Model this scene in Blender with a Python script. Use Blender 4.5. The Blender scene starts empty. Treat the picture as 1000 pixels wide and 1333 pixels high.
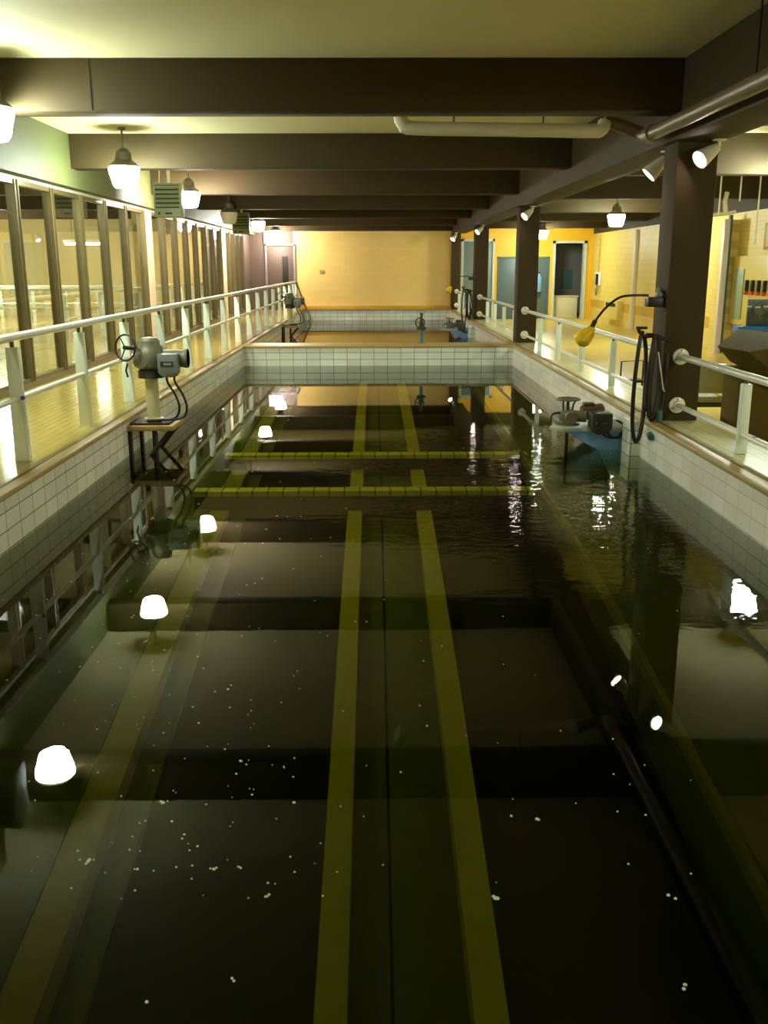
import bpy, bmesh, math, random
from mathutils import Vector, Matrix

sc = bpy.context.scene
COL = sc.collection
random.seed(7)
PI = math.pi

# ------------------------------------------------------------------ camera
FPX, PITCH, YAW, ROLL, CAMH = 1229.3, 0.254545, 0.0097297, -0.0023167, 2.196
_F = Vector((math.sin(YAW) * math.cos(PITCH), math.cos(YAW) * math.cos(PITCH), -math.sin(PITCH)))
_R = Vector((math.cos(YAW), -math.sin(YAW), 0))
_U = _R.cross(_F)
_R, _U = (_R * math.cos(ROLL) + _U * math.sin(ROLL)), (-_R * math.sin(ROLL) + _U * math.cos(ROLL))
cam = bpy.data.cameras.new('camera')
camo = bpy.data.objects.new('camera', cam)
COL.objects.link(camo)
m = Matrix.Identity(4)
for i in range(3):
    m[i][0], m[i][1], m[i][2] = _R[i], _U[i], -_F[i]
m[2][3] = CAMH
camo.matrix_world = m
cam.sensor_fit = 'VERTICAL'
cam.sensor_height = 36
cam.sensor_width = 27
cam.lens = FPX / 1333 * 36
cam.clip_start = 0.05
cam.clip_end = 200
sc.camera = camo


def at(u, v, Y):
    """point seen at pixel (u, v) of the 1000x1333 photo, Y metres down the hall"""
    d = _R * ((u - 500) / FPX) - _U * ((v - 666.5) / FPX) + _F
    return Vector((0, 0, CAMH)) + d * (Y / d.y)


# ------------------------------------------------------------------ materials
def lin(c):
    return tuple((x / 255 / 12.92 if x / 255 <= 0.04045 else ((x / 255 + 0.055) / 1.055) ** 2.4) for x in c) + (1.0,)


def newmat(name):
    mt = bpy.data.materials.new(name)
    mt.use_nodes = True
    nt = mt.node_tree
    nt.nodes.clear()
    out = nt.nodes.new('ShaderNodeOutputMaterial')
    return mt, nt, out


def N(nt, t, **kw):
    n = nt.nodes.new(t)
    for k, v in kw.items():
        if k in n.inputs:
            n.inputs[k].default_value = v
        else:
            setattr(n, k, v)
    return n


def surf(name, rgb, rough=0.5, metal=0.0, var=0.12, scale=6.0, bump=0.0, spec=0.5, coat=0.0, stretch=None):
    mt, nt, out = newmat(name)
    b = N(nt, 'ShaderNodeBsdfPrincipled', Roughness=rough, Metallic=metal)
    b.inputs['Specular IOR Level'].default_value = spec
    b.inputs['Coat Weight'].default_value = coat
    tc = N(nt, 'ShaderNodeTexCoord')
    nz = N(nt, 'ShaderNodeTexNoise', Scale=scale, Detail=5.0, Roughness=0.6)
    if stretch:
        mp = N(nt, 'ShaderNodeMapping')
        mp.inputs['Scale'].default_value = stretch
        nt.links.new(tc.outputs['Object'], mp.inputs['Vector'])
        nt.links.new(mp.outputs['Vector'], nz.inputs['Vector'])
    else:
        nt.links.new(tc.outputs['Object'], nz.inputs['Vector'])
    mx = N(nt, 'ShaderNodeMix', data_type='RGBA')
    c = lin(rgb)
    mx.inputs[6].default_value = tuple(x * (1 - var) for x in c[:3]) + (1,)
    mx.inputs[7].default_value = tuple(min(1, x * (1 + var)) for x in c[:3]) + (1,)
    nt.links.new(nz.outputs['Fac'], mx.inputs[0])
    nt.links.new(mx.outputs[2], b.inputs['Base Color'])
    if bump:
        bp = N(nt, 'ShaderNodeBump', Strength=bump, Distance=0.01)
        nt.links.new(nz.outputs['Fac'], bp.inputs['Height'])
        nt.links.new(bp.outputs['Normal'], b.inputs['Normal'])
    nt.links.new(b.outputs[0], out.inputs['Surface'])
    return mt


def tile(name, rgb, mortar, axes, w, h, ms, rough=0.2, var=0.08, offset=0.0, shift=(0, 0), bump=0.15, dirt=None, dirt_amt=0.3, dirt_scale=0.8):
    """tiled surface; axes = which object axes run along the tile's width and height"""
    mt, nt, out = newmat(name)
    b = N(nt, 'ShaderNodeBsdfPrincipled', Roughness=rough)
    tc = N(nt, 'ShaderNodeTexCoord')
    sp = N(nt, 'ShaderNodeSeparateXYZ')
    nt.links.new(tc.outputs['Object'], sp.inputs[0])
    cb = N(nt, 'ShaderNodeCombineXYZ')
    for k in range(2):
        ad = N(nt, 'ShaderNodeMath', operation='ADD')
        ad.inputs[1].default_value = shift[k]
        nt.links.new(sp.outputs['XYZ'.index(axes[k])], ad.inputs[0])
        nt.links.new(ad.outputs[0], cb.inputs[k])
    br = N(nt, 'ShaderNodeTexBrick', offset=offset, squash=1.0)
    br.inputs['Scale'].default_value = 1.0
    br.inputs['Brick Width'].default_value = w
    br.inputs['Row Height'].default_value = h
    br.inputs['Mortar Size'].default_value = ms
    br.inputs['Mortar Smooth'].default_value = 0.2
    c = lin(rgb)
    br.inputs['Color1'].default_value = tuple(x * (1 - var) for x in c[:3]) + (1,)
    br.inputs['Color2'].default_value = tuple(min(1, x * (1 + var)) for x in c[:3]) + (1,)
    br.inputs['Mortar'].default_value = lin(mortar)
    nt.links.new(cb.outputs[0], br.inputs['Vector'])
    col = br.outputs['Color']
    if dirt:
        nz = N(nt, 'ShaderNodeTexNoise', Scale=dirt_scale, Detail=6.0, Roughness=0.65)
        nt.links.new(tc.outputs['Object'], nz.inputs['Vector'])
        rp = N(nt, 'ShaderNodeMapRange')
        rp.inputs[1].default_value, rp.inputs[2].default_value = 0.4, 0.75
        rp.inputs[3].default_value, rp.inputs[4].default_value = 0.0, dirt_amt
        nt.links.new(nz.outputs['Fac'], rp.inputs[0])
        mx = N(nt, 'ShaderNodeMix', data_type='RGBA')
        mx.inputs[7].default_value = lin(dirt)
        nt.links.new(rp.outputs[0], mx.inputs[0])
        nt.links.new(col, mx.inputs[6])
        col = mx.outputs[2]
    nt.links.new(col, b.inputs['Base Color'])
    bp = N(nt, 'ShaderNodeBump', Strength=bump, Distance=0.004, invert=True)
    nt.links.new(br.outputs['Fac'], bp.inputs['Height'])
    nt.links.new(bp.outputs['Normal'], b.inputs['Normal'])
    nt.links.new(b.outputs[0], out.inputs['Surface'])
    return mt


def glow(name, rgb, strength):
    mt, nt, out = newmat(name)
    e = N(nt, 'ShaderNodeEmission', Strength=strength)
    e.inputs['Color'].default_value = rgb + (1.0,)
    # a slight unevenness of the lit glass
    nt.links.new(e.outputs[0], out.inputs['Surface'])
    return mt


def glass(name, tint, ior=1.5):
    mt, nt, out = newmat(name)
    tr = N(nt, 'ShaderNodeBsdfTransparent')
    tr.inputs['Color'].default_value = tint
    gl = N(nt, 'ShaderNodeBsdfGlossy', Roughness=0.0)
    lw = N(nt, 'ShaderNodeFresnel', IOR=ior)
    gm = N(nt, 'ShaderNodeNewGeometry')
    io = N(nt, 'ShaderNodeMix', data_type='FLOAT')
    io.inputs[2].default_value, io.inputs[3].default_value = ior, 1 / ior
    nt.links.new(gm.outputs['Backfacing'], io.inputs[0])
    nt.links.new(io.outputs[0], lw.inputs['IOR'])
    mx = N(nt, 'ShaderNodeMixShader')
    nt.links.new(lw.outputs[0], mx.inputs[0])
    nt.links.new(tr.outputs[0], mx.inputs[1])
    nt.links.new(gl.outputs[0], mx.inputs[2])
    nt.links.new(mx.outputs[0], out.inputs['Surface'])
    return mt


def water_mat(name, cx, cy, rad, amp):
    """flat pool water: Fresnel reflection over a clear surface, murky absorption below; ripples around a stirring point"""
    mt, nt, out = newmat(name)
    tc = N(nt, 'ShaderNodeTexCoord')
    mp = N(nt, 'ShaderNodeMapping')
    mp.inputs['Scale'].default_value = (1.0, 2.2, 1.0)
    nt.links.new(tc.outputs['Object'], mp.inputs['Vector'])
    n1 = N(nt, 'ShaderNodeTexNoise', Scale=4.6, Detail=3.0, Roughness=0.5)
    nt.links.new(mp.outputs[0], n1.inputs['Vector'])
    # ripple strength falls off away from the stirring point
    ds = N(nt, 'ShaderNodeVectorMath', operation='DISTANCE')
    ds.inputs[1].default_value = (cx, cy, 0)
    sv = N(nt, 'ShaderNodeVectorMath', operation='MULTIPLY')
    sv.inputs[1].default_value = (1.0, 0.62, 0.0)
    s2 = N(nt, 'ShaderNodeVectorMath', operation='MULTIPLY')
    s2.inputs[0].default_value = (cx, cy, 0)
    s2.inputs[1].default_value = (1.0, 0.62, 0.0)
    nt.links.new(tc.outputs['Object'], sv.inputs[0])
    nt.links.new(sv.outputs[0], ds.inputs[0])
    nt.links.new(s2.outputs[0], ds.inputs[1])
    rg = N(nt, 'ShaderNodeMapRange', interpolation_type='SMOOTHSTEP')
    rg.inputs[1].default_value, rg.inputs[2].default_value = rad, 0.3
    rg.inputs[3].default_value, rg.inputs[4].default_value = amp * 0.012, amp
    nt.links.new(ds.outputs['Value'], rg.inputs[0])
    bp = N(nt, 'ShaderNodeBump', Strength=1.0)
    nt.links.new(n1.outputs['Fac'], bp.inputs['Height'])
    nt.links.new(rg.outputs[0], bp.inputs['Distance'])
    fr = N(nt, 'ShaderNodeFresnel', IOR=1.333)
    gm = N(nt, 'ShaderNodeNewGeometry')
    io = N(nt, 'ShaderNodeMix', data_type='FLOAT')
    io.inputs[2].default_value, io.inputs[3].default_value = 1.333, 1 / 1.333
    nt.links.new(gm.outputs['Backfacing'], io.inputs[0])
    nt.links.new(io.outputs[0], fr.inputs['IOR'])
    nt.links.new(bp.outputs[0], fr.inputs['Normal'])
    tr = N(nt, 'ShaderNodeBsdfTransparent')
    tr.inputs['Color'].default_value = (0.97, 1.0, 0.94, 1)
    gl = N(nt, 'ShaderNodeBsdfGlossy', Roughness=0.0)
    nt.links.new(bp.outputs[0], gl.inputs['Normal'])
    mx = N(nt, 'ShaderNodeMixShader')
    nt.links.new(fr.outputs[0], mx.inputs[0])
    nt.links.new(tr.outputs[0], mx.inputs[1])
    nt.links.new(gl.outputs[0], mx.inputs[2])
    nt.links.new(mx.outputs[0], out.inputs['Surface'])
    va = N(nt, 'ShaderNodeVolumeAbsorption', Density=1.15)
    va.inputs['Color'].default_value = (0.58, 0.62, 0.06, 1)
    nt.links.new(va.outputs[0], out.inputs['Volume'])
    return mt


M = {}
M['ceiling'] = surf('cream_ceiling_paint', (214, 205, 160), 0.75, var=0.04, scale=1.5)
M['beam'] = surf('brown_beam_paint', (64, 53, 29), 0.7, var=0.10, scale=9, bump=0.05, spec=0.25)
M['column'] = surf('dark_brown_column_paint', (66, 54, 30), 0.7, var=0.12, scale=14, bump=0.06, spec=0.2)
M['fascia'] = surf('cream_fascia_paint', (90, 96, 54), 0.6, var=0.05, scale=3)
M['tile_x'] = tile('glazed_wall_tile_long', (236, 238, 226), (134, 126, 92), 'YZ', 0.305, 0.152, 0.005, 0.16, dirt=(196, 192, 160), dirt_amt=0.22)
M['tile_r'] = tile('glazed_wall_tile_white', (238, 236, 226), (196, 190, 168), 'YZ', 0.305, 0.152, 0.004, 0.2, dirt=(206, 200, 180), dirt_amt=0.35)
M['tile_y'] = tile('glazed_wall_tile_end', (232, 238, 228), (112, 116, 88), 'XZ', 0.305, 0.152, 0.006, 0.16, shift=(0.01, 0), dirt=(190, 196, 160), dirt_amt=0.3)
M['mirror_x'] = tile('mirror_tone_tile_long', (128, 134, 112), (60, 58, 40), 'YZ', 0.305, 0.152, 0.006, 0.4)  # grey of the mirrored wall put into the submerged tile colour
M['mirror_y'] = tile('mirror_tone_tile_end', (128, 138, 116), (60, 58, 40), 'XZ', 0.305, 0.152, 0.006, 0.4, shift=(0.01, 0))
M['deck'] = tile('yellow_deck_tile', (196, 176, 94), (158, 136, 70), 'YX', 0.30, 0.10, 0.004, 0.15, var=0.06, offset=0.5, bump=0.05, dirt=(196, 176, 100), dirt_amt=0.35, dirt_scale=0.5)
M['curbtop'] = tile('pale_curb_tile', (226, 224, 176), (190, 176, 120), 'YX', 0.30, 0.15, 0.005, 0.22, var=0.05, offset=0.5, bump=0.05)
M['floor_r'] = tile('yellow_aisle_tile', (214, 190, 96), (176, 150, 74), 'YX', 0.30, 0.30, 0.004, 0.28, var=0.05, bump=0.03, dirt=(190, 168, 80), dirt_amt=0.3)
M['coping'] = surf('tan_coping_tile', (168, 144, 84), 0.45, var=0.14, scale=5)
M['coping_line'] = surf('brown_grout_line', (112, 88, 48), 0.6, var=0.2, scale=9)
M['yellow'] = tile('yellow_block_wall', (236, 202, 116), (226, 192, 106), 'XZ', 0.40, 0.20, 0.004, 0.55, var=0.03, offset=0.5, bump=0.06, dirt=(240, 212, 134), dirt_amt=0.5)
M['yellow_x'] = tile('yellow_block_wall_side', (222, 196, 100), (198, 170, 84), 'YZ', 0.40, 0.20, 0.004, 0.5, var=0.03, offset=0.5, bump=0.06)
M['yellow_hot'] = surf('deep_yellow_paint', (236, 180, 26), 0.5, var=0.05, scale=3)
M['next_wall'] = surf('pale_yellow_wall', (196, 180, 122), 0.5, var=0.14, scale=0.6)
M['mustard'] = surf('mustard_band_paint', (204, 158, 44), 0.5, var=0.07, scale=4)
M['white_wall'] = surf('pale_wall_paint', (224, 218, 190), 0.6, var=0.04)
M['rail'] = surf('white_rail_paint', (228, 228, 214), 0.3, metal=0.1, var=0.05, scale=20)
M['post'] = surf('pale_post_paint', (222, 232, 220), 0.35, var=0.05, scale=12)
M['bronze'] = surf('bronze_window_frame', (112, 98, 62), 0.38, metal=0.35, var=0.10, scale=8)
M['pane'] = glass('window_glass', (0.93, 0.97, 0.93, 1))
M['white_frame'] = surf('white_head_frame', (228, 226, 210), 0.4, var=0.04)
M['pilaster'] = surf('pale_pilaster_paint', (206, 186, 150), 0.5, var=0.06)
M['housing'] = surf('grey_lamp_housing', (96, 92, 78), 0.5, metal=0.3, var=0.1, scale=12)
M['spot'] = surf('cream_spot_can', (214, 206, 186), 0.4, var=0.05)
M['globe_cool'] = glow('lit_globe_cool', (0.88, 1.0, 0.84), 125.0)
M['globe_warm'] = glow('lit_globe_warm', (1.0, 0.92, 0.82), 170.0)
M['globe_far'] = glow('lit_globe_far', (1.0, 0.92, 0.82), 130.0)
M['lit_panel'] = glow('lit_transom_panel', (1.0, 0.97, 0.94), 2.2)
M['spot_face'] = glow('lit_spot_face', (1.0, 0.80, 0.66), 30.0)
M['tube_lamp'] = glow('lit_tube', (0.92, 1.0, 0.92), 60.0)
M['globe_off'] = surf('unlit_lamp_glass', (206, 196, 166), 0.25, var=0.05)
M['heater'] = surf('grey_green_heater_enamel', (128, 138, 104), 0.4, var=0.08)
M['dark'] = surf('dark_slot', (22, 22, 18), 0.7)
M['black'] = surf('black_rubber', (26, 23, 18), 0.45, var=0.2, scale=10)
M['hose'] = surf('dark_brown_hose', (38, 28, 20), 0.45, var=0.25, scale=14)
M['iron'] = surf('rusty_black_steel', (44, 36, 28), 0.6, metal=0.3, var=0.35, scale=9, bump=0.2)
M['rust'] = surf('rust_stained_plate', (158, 128, 66), 0.6, var=0.35, scale=7, bump=0.1)
M['cast'] = surf('olive_grey_cast_iron', (108, 108, 86), 0.5, metal=0.2, var=0.16, scale=10, bump=0.1)
M['cast_dark'] = surf('dark_cast_iron', (62, 60, 52), 0.5, metal=0.3, var=0.2, scale=10, bump=0.1)
M['motor'] = surf('slate_motor_paint', (116, 124, 120), 0.42, metal=0.2, var=0.1, scale=12)
M['brown_motor'] = surf('worn_brown_motor_paint', (104, 84, 62), 0.5, metal=0.2, var=0.25, scale=9)
M['plate'] = surf('nameplate_black', (30, 30, 28), 0.4)
M['plate_mark'] = surf('nameplate_silver', (176, 178, 168), 0.35, metal=0.5)
M['pedestal'] = surf('cream_pedestal_paint', (186, 178, 134), 0.45, var=0.1, scale=8)
M['blue'] = surf('blue_bracket_paint', (112, 160, 204), 0.45, var=0.12, scale=6)
M['teal'] = surf('teal_pipe_paint', (60, 112, 108), 0.45, var=0.15)
M['blue_top'] = surf('worn_platform_top', (170, 182, 168), 0.45, var=0.15, scale=8)
M['bag'] = surf('yellow_plastic_bag', (246, 200, 12), 0.4, var=0.12, scale=14, bump=0.4)
M['whitepipe'] = surf('white_pipe_lagging', (214, 206, 176), 0.5, var=0.05, scale=5)
M['brownpipe'] = surf('brown_pipe_paint', (112, 96, 68), 0.4, var=0.08, scale=7)
M['greydoor'] = surf('blue_grey_door_paint', (120, 134, 128), 0.45, var=0.05, scale=3)
M['slate_door'] = surf('slate_door_paint', (86, 104, 106), 0.45, var=0.05, scale=3)
M['door_frame'] = surf('pale_door_frame', (196, 202, 184), 0.45, var=0.04)
M['taupe'] = surf('taupe_door_paint', (88, 70, 57), 0.6, var=0.06)
M['greywall'] = surf('grey_room_wall', (122, 118, 108), 0.7, var=0.05)
M['cabinet'] = surf('pale_cabinet', (226, 214, 168), 0.5, var=0.04)
M['console'] = surf('olive_brown_console_enamel', (92, 80, 40), 0.85, metal=0.0, spec=0.1, var=0.08, scale=10)
M['chair'] = surf('sage_chair_vinyl', (200, 202, 166), 0.45, var=0.06)
M['photo_blue'] = surf('blue_board_edge', (14, 120, 214), 0.4, var=0.04)
M['red'] = surf('red_handle', (216, 60, 34), 0.4, var=0.05)
M['panel'] = surf('yellow_panel_enamel', (222, 200, 104), 0.4, var=0.04)
M['sage_panel'] = surf('sage_panel', (150, 164, 124), 0.4, var=0.05)
M['lilac'] = surf('pale_lilac_conduit', (222, 210, 210), 0.35, var=0.04)
M['bluebolt'] = surf('blue_tape', (40, 84, 190), 0.4)
M['foam'] = surf('pale_foam', (224, 226, 206), 0.6, var=0.1, scale=30)
M['strip'] = surf('olive_yellow_concrete', (228, 196, 44), 0.8, var=0.16, scale=7, bump=0.2)
M['edge'] = surf('dull_olive_concrete', (184, 164, 32), 0.8, var=0.2, scale=4)
M['edge_dull'] = surf('dull_olive_ledge_edge', (136, 126, 40), 0.8, var=0.25, scale=4)
M['bench'] = surf('green_algae_concrete', (92, 98, 20), 0.8, var=0.35, scale=2.5, bump=0.2)
M['footing'] = surf('murk_dimmed_concrete', (58, 60, 26), 0.85, var=0.3, scale=2)  # dimness of the murky water put into the deep wall colour
M['channel'] = surf('channel_bottom_silt', (112, 116, 34), 0.85, var=0.35, scale=5, bump=0.2)
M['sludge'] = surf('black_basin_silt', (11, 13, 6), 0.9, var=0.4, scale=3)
M['bar'] = tile('yellow_green_bar_tile', (226, 208, 60), (120, 110, 30), 'XY', 0.19, 2.0, 0.012, 0.5, var=0.06)
M['water'] = water_mat('pool_water', 1.9, 9.5, 3.0, 0.0065)
M['water_far'] = water_mat('far_pool_water', 1.5, 30, 4, 0.002)


def photo_mat():
    """a printed landscape: grey sky over dark hills with pale flecks"""
    mt, nt, out = newmat('landscape_print')
    b = N(nt, 'ShaderNodeBsdfPrincipled', Roughness=0.3)
    tc = N(nt, 'ShaderNodeTexCoord')
    sp = N(nt, 'ShaderNodeSeparateXYZ')
    nt.links.new(tc.outputs['Object'], sp.inputs[0])
    nz = N(nt, 'ShaderNodeTexNoise', Scale=7.0, Detail=5.0)
    nt.links.new(tc.outputs['Object'], nz.inputs['Vector'])
    ad = N(nt, 'ShaderNodeMath', operation='MULTIPLY_ADD')
    ad.inputs[1].default_value = 0.45
    nt.links.new(nz.outputs['Fac'], ad.inputs[0])
    zs = N(nt, 'ShaderNodeMath', operation='SUBTRACT')
    zs.inputs[1].default_value = at(972, 428, 13.5).z - 0.02
    nt.links.new(sp.outputs['Z'], zs.inputs[0])
    nt.links.new(zs.outputs[0], ad.inputs[2])
    rp = N(nt, 'ShaderNodeValToRGB')
    el = rp.color_ramp.elements
    el[0].position, el[0].color = 0.12, lin((46, 62, 70))
    el[1].position, el[1].color = 0.75, lin((140, 158, 166))
    for p, c in ((0.3, (52, 60, 92)), (0.42, (58, 70, 52)), (0.5, (100, 116, 112)), (0.54, (92, 110, 124))):
        e = el.new(p)
        e.color = lin(c)
    nt.links.new(ad.outputs[0], rp.inputs[0])
    nt.links.new(rp.outputs[0], b.inputs['Base Color'])
    nt.links.new(b.outputs[0], out.inputs['Surface'])
    return mt


M['print'] = photo_mat()


# ------------------------------------------------------------------ mesh helpers
class MB:
    def __init__(self):
        self.bm = bmesh.new()

    def box(self, x0, x1, y0, y1, z0, z1, bev=0.0):
        t = bmesh.new()
        vs = [t.verts.new(p) for p in ((x0, y0, z0), (x1, y0, z0), (x1, y1, z0), (x0, y1, z0), (x0, y0, z1), (x1, y0, z1), (x1, y1, z1), (x0, y1, z1))]
        for f in ((0, 3, 2, 1), (4, 5, 6, 7), (0, 1, 5, 4), (1, 2, 6, 5), (2, 3, 7, 6), (3, 0, 4, 7)):
            t.faces.new([vs[i] for i in f])
        if bev:
            bmesh.ops.bevel(t, geom=list(t.edges), offset=bev, segments=2, affect='EDGES', profile=0.5)
        self._add(t)
        return self

    def _add(self, t, mat=None):
        if mat is not None:
            bmesh.ops.transform(t, matrix=mat, verts=t.verts)
        bmesh.ops.recalc_face_normals(t, faces=t.faces)
        me = bpy.data.meshes.new('t')
        t.to_mesh(me)
        t.free()
        self.bm.from_mesh(me)
        bpy.data.meshes.remove(me)

    def rbox(self, c, size, rz=0.0, bev=0.0, rx=0.0, ry=0.0):
        """box of a size about a centre, turned"""
        t = MB().box(-size[0] / 2, size[0] / 2, -size[1] / 2, size[1] / 2, -size[2] / 2, size[2] / 2, bev).bm
        self._add(t, Matrix.Translation(c) @ Matrix.Rotation(rz, 4, 'Z') @ Matrix.Rotation(ry, 4, 'Y') @ Matrix.Rotation(rx, 4, 'X'))
        return self

    def lathe(self, prof, c=(0, 0, 0), axis=(0, 0, 1), seg=24, cap=True):
        """profile of (radius, height) turned about an axis through c"""
        t = bmesh.new()
        rings = []
        for r_, h in prof:
            r_ = max(r_, 1e-4)
            rings.append([t.verts.new((r_ * math.cos(2 * PI * k / seg), r_ * math.sin(2 * PI * k / seg), h)) for k in range(seg)])
        for a, b in zip(rings, rings[1:]):
            for k in range(seg):
                t.faces.new((a[k], a[(k + 1) % seg], b[(k + 1) % seg], b[k]))
        if cap:
            t.faces.new(list(reversed(rings[0])))
            t.faces.new(rings[-1])
        q = Vector((0, 0, 1)).rotation_difference(Vector(axis).normalized()).to_matrix().to_4x4()
        self._add(t, Matrix.Translation(c) @ q)
        return self

    def cyl(self, a, b, r, seg=16, r2=None):
        a, b = Vector(a), Vector(b)
        d = b - a
        return self.lathe([(r, 0), (r if r2 is None else r2, d.length)], a, d, seg)

    def ring(self, c, axis, R, r, seg=32, rs=8):
        t = bmesh.new()
        vs = []
        for i in range(seg):
            A = 2 * PI * i / seg
            vs.append([t.verts.new(((R + r * math.cos(2 * PI * j / rs)) * math.cos(A), (R + r * math.cos(2 * PI * j / rs)) * math.sin(A), r * math.sin(2 * PI * j / rs))) for j in range(rs)])
        for i in range(seg):
            for j in range(rs):
                t.faces.new((vs[i][j], vs[(i + 1) % seg][j], vs[(i + 1) % seg][(j + 1) % rs], vs[i][(j + 1) % rs]))
        q = Vector((0, 0, 1)).rotation_difference(Vector(axis).normalized()).to_matrix().to_4x4()
        self._add(t, Matrix.Translation(c) @ q)
        return self

    def tube(self, pts, r, rs=10, smooth=0, closed=False):
        """a pipe along points, optionally rounded by Catmull-Rom"""
        P = [Vector(p) for p in pts]
        if smooth:
            Q = []
            n = len(P)
            rng = range(n if closed else n - 1)
            for i in rng:
                p0 = P[(i - 1) % n] if (closed or i > 0) else P[0]
                p1, p2 = P[i], P[(i + 1) % n]
                p3 = P[(i + 2) % n] if (closed or i + 2 < n) else P[-1]
                for k in range(smooth):
                    s = k / smooth
                    Q.append(0.5 * ((2 * p1) + (p2 - p0) * s + (2 * p0 - 5 * p1 + 4 * p2 - p3) * s * s + (3 * p1 - p0 - 3 * p2 + p3) * s ** 3))
            if not closed:
                Q.append(P[-1])
            P = Q
        t = bmesh.new()
        n = len(P)
        up = None
        rings = []
        for i, p in enumerate(P):
            d = (P[(i + 1) % n] - P[i - 1]) if closed else (P[min(i + 1, n - 1)] - P[max(i - 1, 0)])
            d.normalize()
            if up is None:
                up = d.orthogonal().normalized()
            up = (up - d * up.dot(d))
            up = up.normalized() if up.length > 1e-6 else d.orthogonal().normalized()
            s = d.cross(up)
            rings.append([t.verts.new(p + (up * math.cos(2 * PI * k / rs) + s * math.sin(2 * PI * k / rs)) * r) for k in range(rs)])
        pairs = list(zip(rings, rings[1:])) + ([(rings[-1], rings[0])] if closed else [])
        for a, b in pairs:
            for k in range(rs):
                t.faces.new((a[k], a[(k + 1) % rs], b[(k + 1) % rs], b[k]))
        if not closed:
            t.faces.new(list(reversed(rings[0])))
            t.faces.new(rings[-1])
        self._add(t)
        return self

    def prism(self, poly, axis, a, b, bev=0.0):
        """polygon in the plane across an axis, drawn out from a to b"""
        def P(p, s):
            return {'X': (s, p[0], p[1]), 'Y': (p[0], s, p[1]), 'Z': (p[0], p[1], s)}[axis]
        t = bmesh.new()
        lo = [t.verts.new(P(p, a)) for p in poly]
        hi = [t.verts.new(P(p, b)) for p in poly]
        n = len(poly)
        t.faces.new(lo)
        t.faces.new(list(reversed(hi)))
        for i in range(n):
            t.faces.new((lo[i], lo[(i + 1) % n], hi[(i + 1) % n], hi[i]))
        bmesh.ops.recalc_face_normals(t, faces=t.faces)
        if bev:
            bmesh.ops.bevel(t, geom=list(t.edges), offset=bev, segments=2, affect='EDGES', profile=0.5)
        self._add(t)
        return self

    def hull(self, pts):
        t = bmesh.new()
        for p in pts:
            t.verts.new(p)
        bmesh.ops.convex_hull(t, input=t.verts)
        self._add(t)
        return self

    def xf(self, mat):
        bmesh.ops.transform(self.bm, matrix=mat, verts=self.bm.verts)
        return self

    def build(self, name, mt, parent=None, smooth=True):
        me = bpy.data.meshes.new(name)
        if smooth:
            for f in self.bm.faces:
                f.smooth = True
            for e in self.bm.edges:
                if len(e.link_faces) == 2 and e.calc_face_angle(0) > 0.6:
                    e.smooth = False
        self.bm.to_mesh(me)
        self.bm.free()
        me.materials.append(mt)
        o = bpy.data.objects.new(name, me)
        COL.objects.link(o)
        if parent is not None:
            o.parent = parent
            o.matrix_parent_inverse = Matrix.Translation(parent_loc(parent)).inverted()
        return o


def parent_loc(p):
    # meshes are modelled in hall coordinates; only the Empties carry a location
    return Vector(p.location) if p.type == 'EMPTY' else Vector((0, 0, 0))


def tag(o, label=None, cat=None, group=None, kind=None):
    if label:
        o['label'] = label
    if cat:
        o['category'] = cat
    if group:
        o['group'] = group
    if kind:
        o['kind'] = kind
    return o


def thing(name, label, cat, loc=(0, 0, 0), group=None):
    o = bpy.data.objects.new(name, None)
    COL.objects.link(o)
    o.location = loc
    o.empty_display_size = 0.1
    return tag(o, label, cat, group)


def struct(o, label=None, cat=None):
    return tag(o, label, cat, kind='structure')


def copy_tree(o, parent=None):
    c = o.copy()
    COL.objects.link(c)
    if parent is not None:
        c.parent = parent
    for ch in list(o.children):
        copy_tree(ch, c)
    return c


# ------------------------------------------------------------------ the hall's main measures
XL, XR = -2.95, 3.15          # basin side walls
ZC = 0.456                    # deck and coping height over the water
ZF = 0.04                     # aisle floor on the far side of the curb
YB = 40.5                     # back wall
ZCEIL, ZBEAM = 4.27, 3.76
XW = -5.15                    # window wall
XRW = 9.1                     # side wall of the aisle
Y0 = -4.0
YD0, YD1 = 21.62, 22.5        # divider wall between the two basins

# ceiling, floors, basin walls
struct(MB().box(-15, XRW + 0.3, Y0 - 0.2, YB + 0.3, ZCEIL, ZCEIL + 0.15).build('ceiling', M['ceiling']), 'pale cream ceiling between dark brown beams', 'ceiling')
struct(MB().box(XW - 0.1, XL - 0.10, Y0, YB, ZC - 0.12, ZC).build('floor', M['deck']), 'glossy yellow tiled walkway beside the window wall', 'floor')
struct(MB().box(4.02, XRW, Y0, YB, ZF - 0.15, ZF).build('floor_aisle', M['floor_r']), 'yellow tiled aisle floor behind the row of columns', 'floor')
struct(MB().box(XL, XR, Y0, 0.7, ZC - 0.12, ZC).build('floor_walkway', M['deck']), 'yellow tiled walkway at the near end of the basin', 'floor')
struct(MB().box(XL - 0.4, XL, 0.4, 40.46, -0.015, ZC - 0.03).build('wall_left_basin', M['tile_x']), 'white tiled basin wall under the window side walkway', 'wall')
struct(MB().box(XR, XR + 0.4, 0.4, 40.46, -0.015, ZC - 0.03).build('wall_right_basin', M['tile_r']), 'white tiled basin wall below the columns', 'wall')
struct(MB().box(XL, XR, 0.4, 0.7, -0.015, ZC - 0.13).build('wall_near_basin', M['tile_y']), 'white tiled near end wall of the basin', 'wall')
struct(MB().box(XL, XR, YD0, YD1, -0.015, ZC - 0.03).build('wall_divider', M['tile_y']), 'white tiled wall dividing the near basin from the far one', 'wall')
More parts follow.
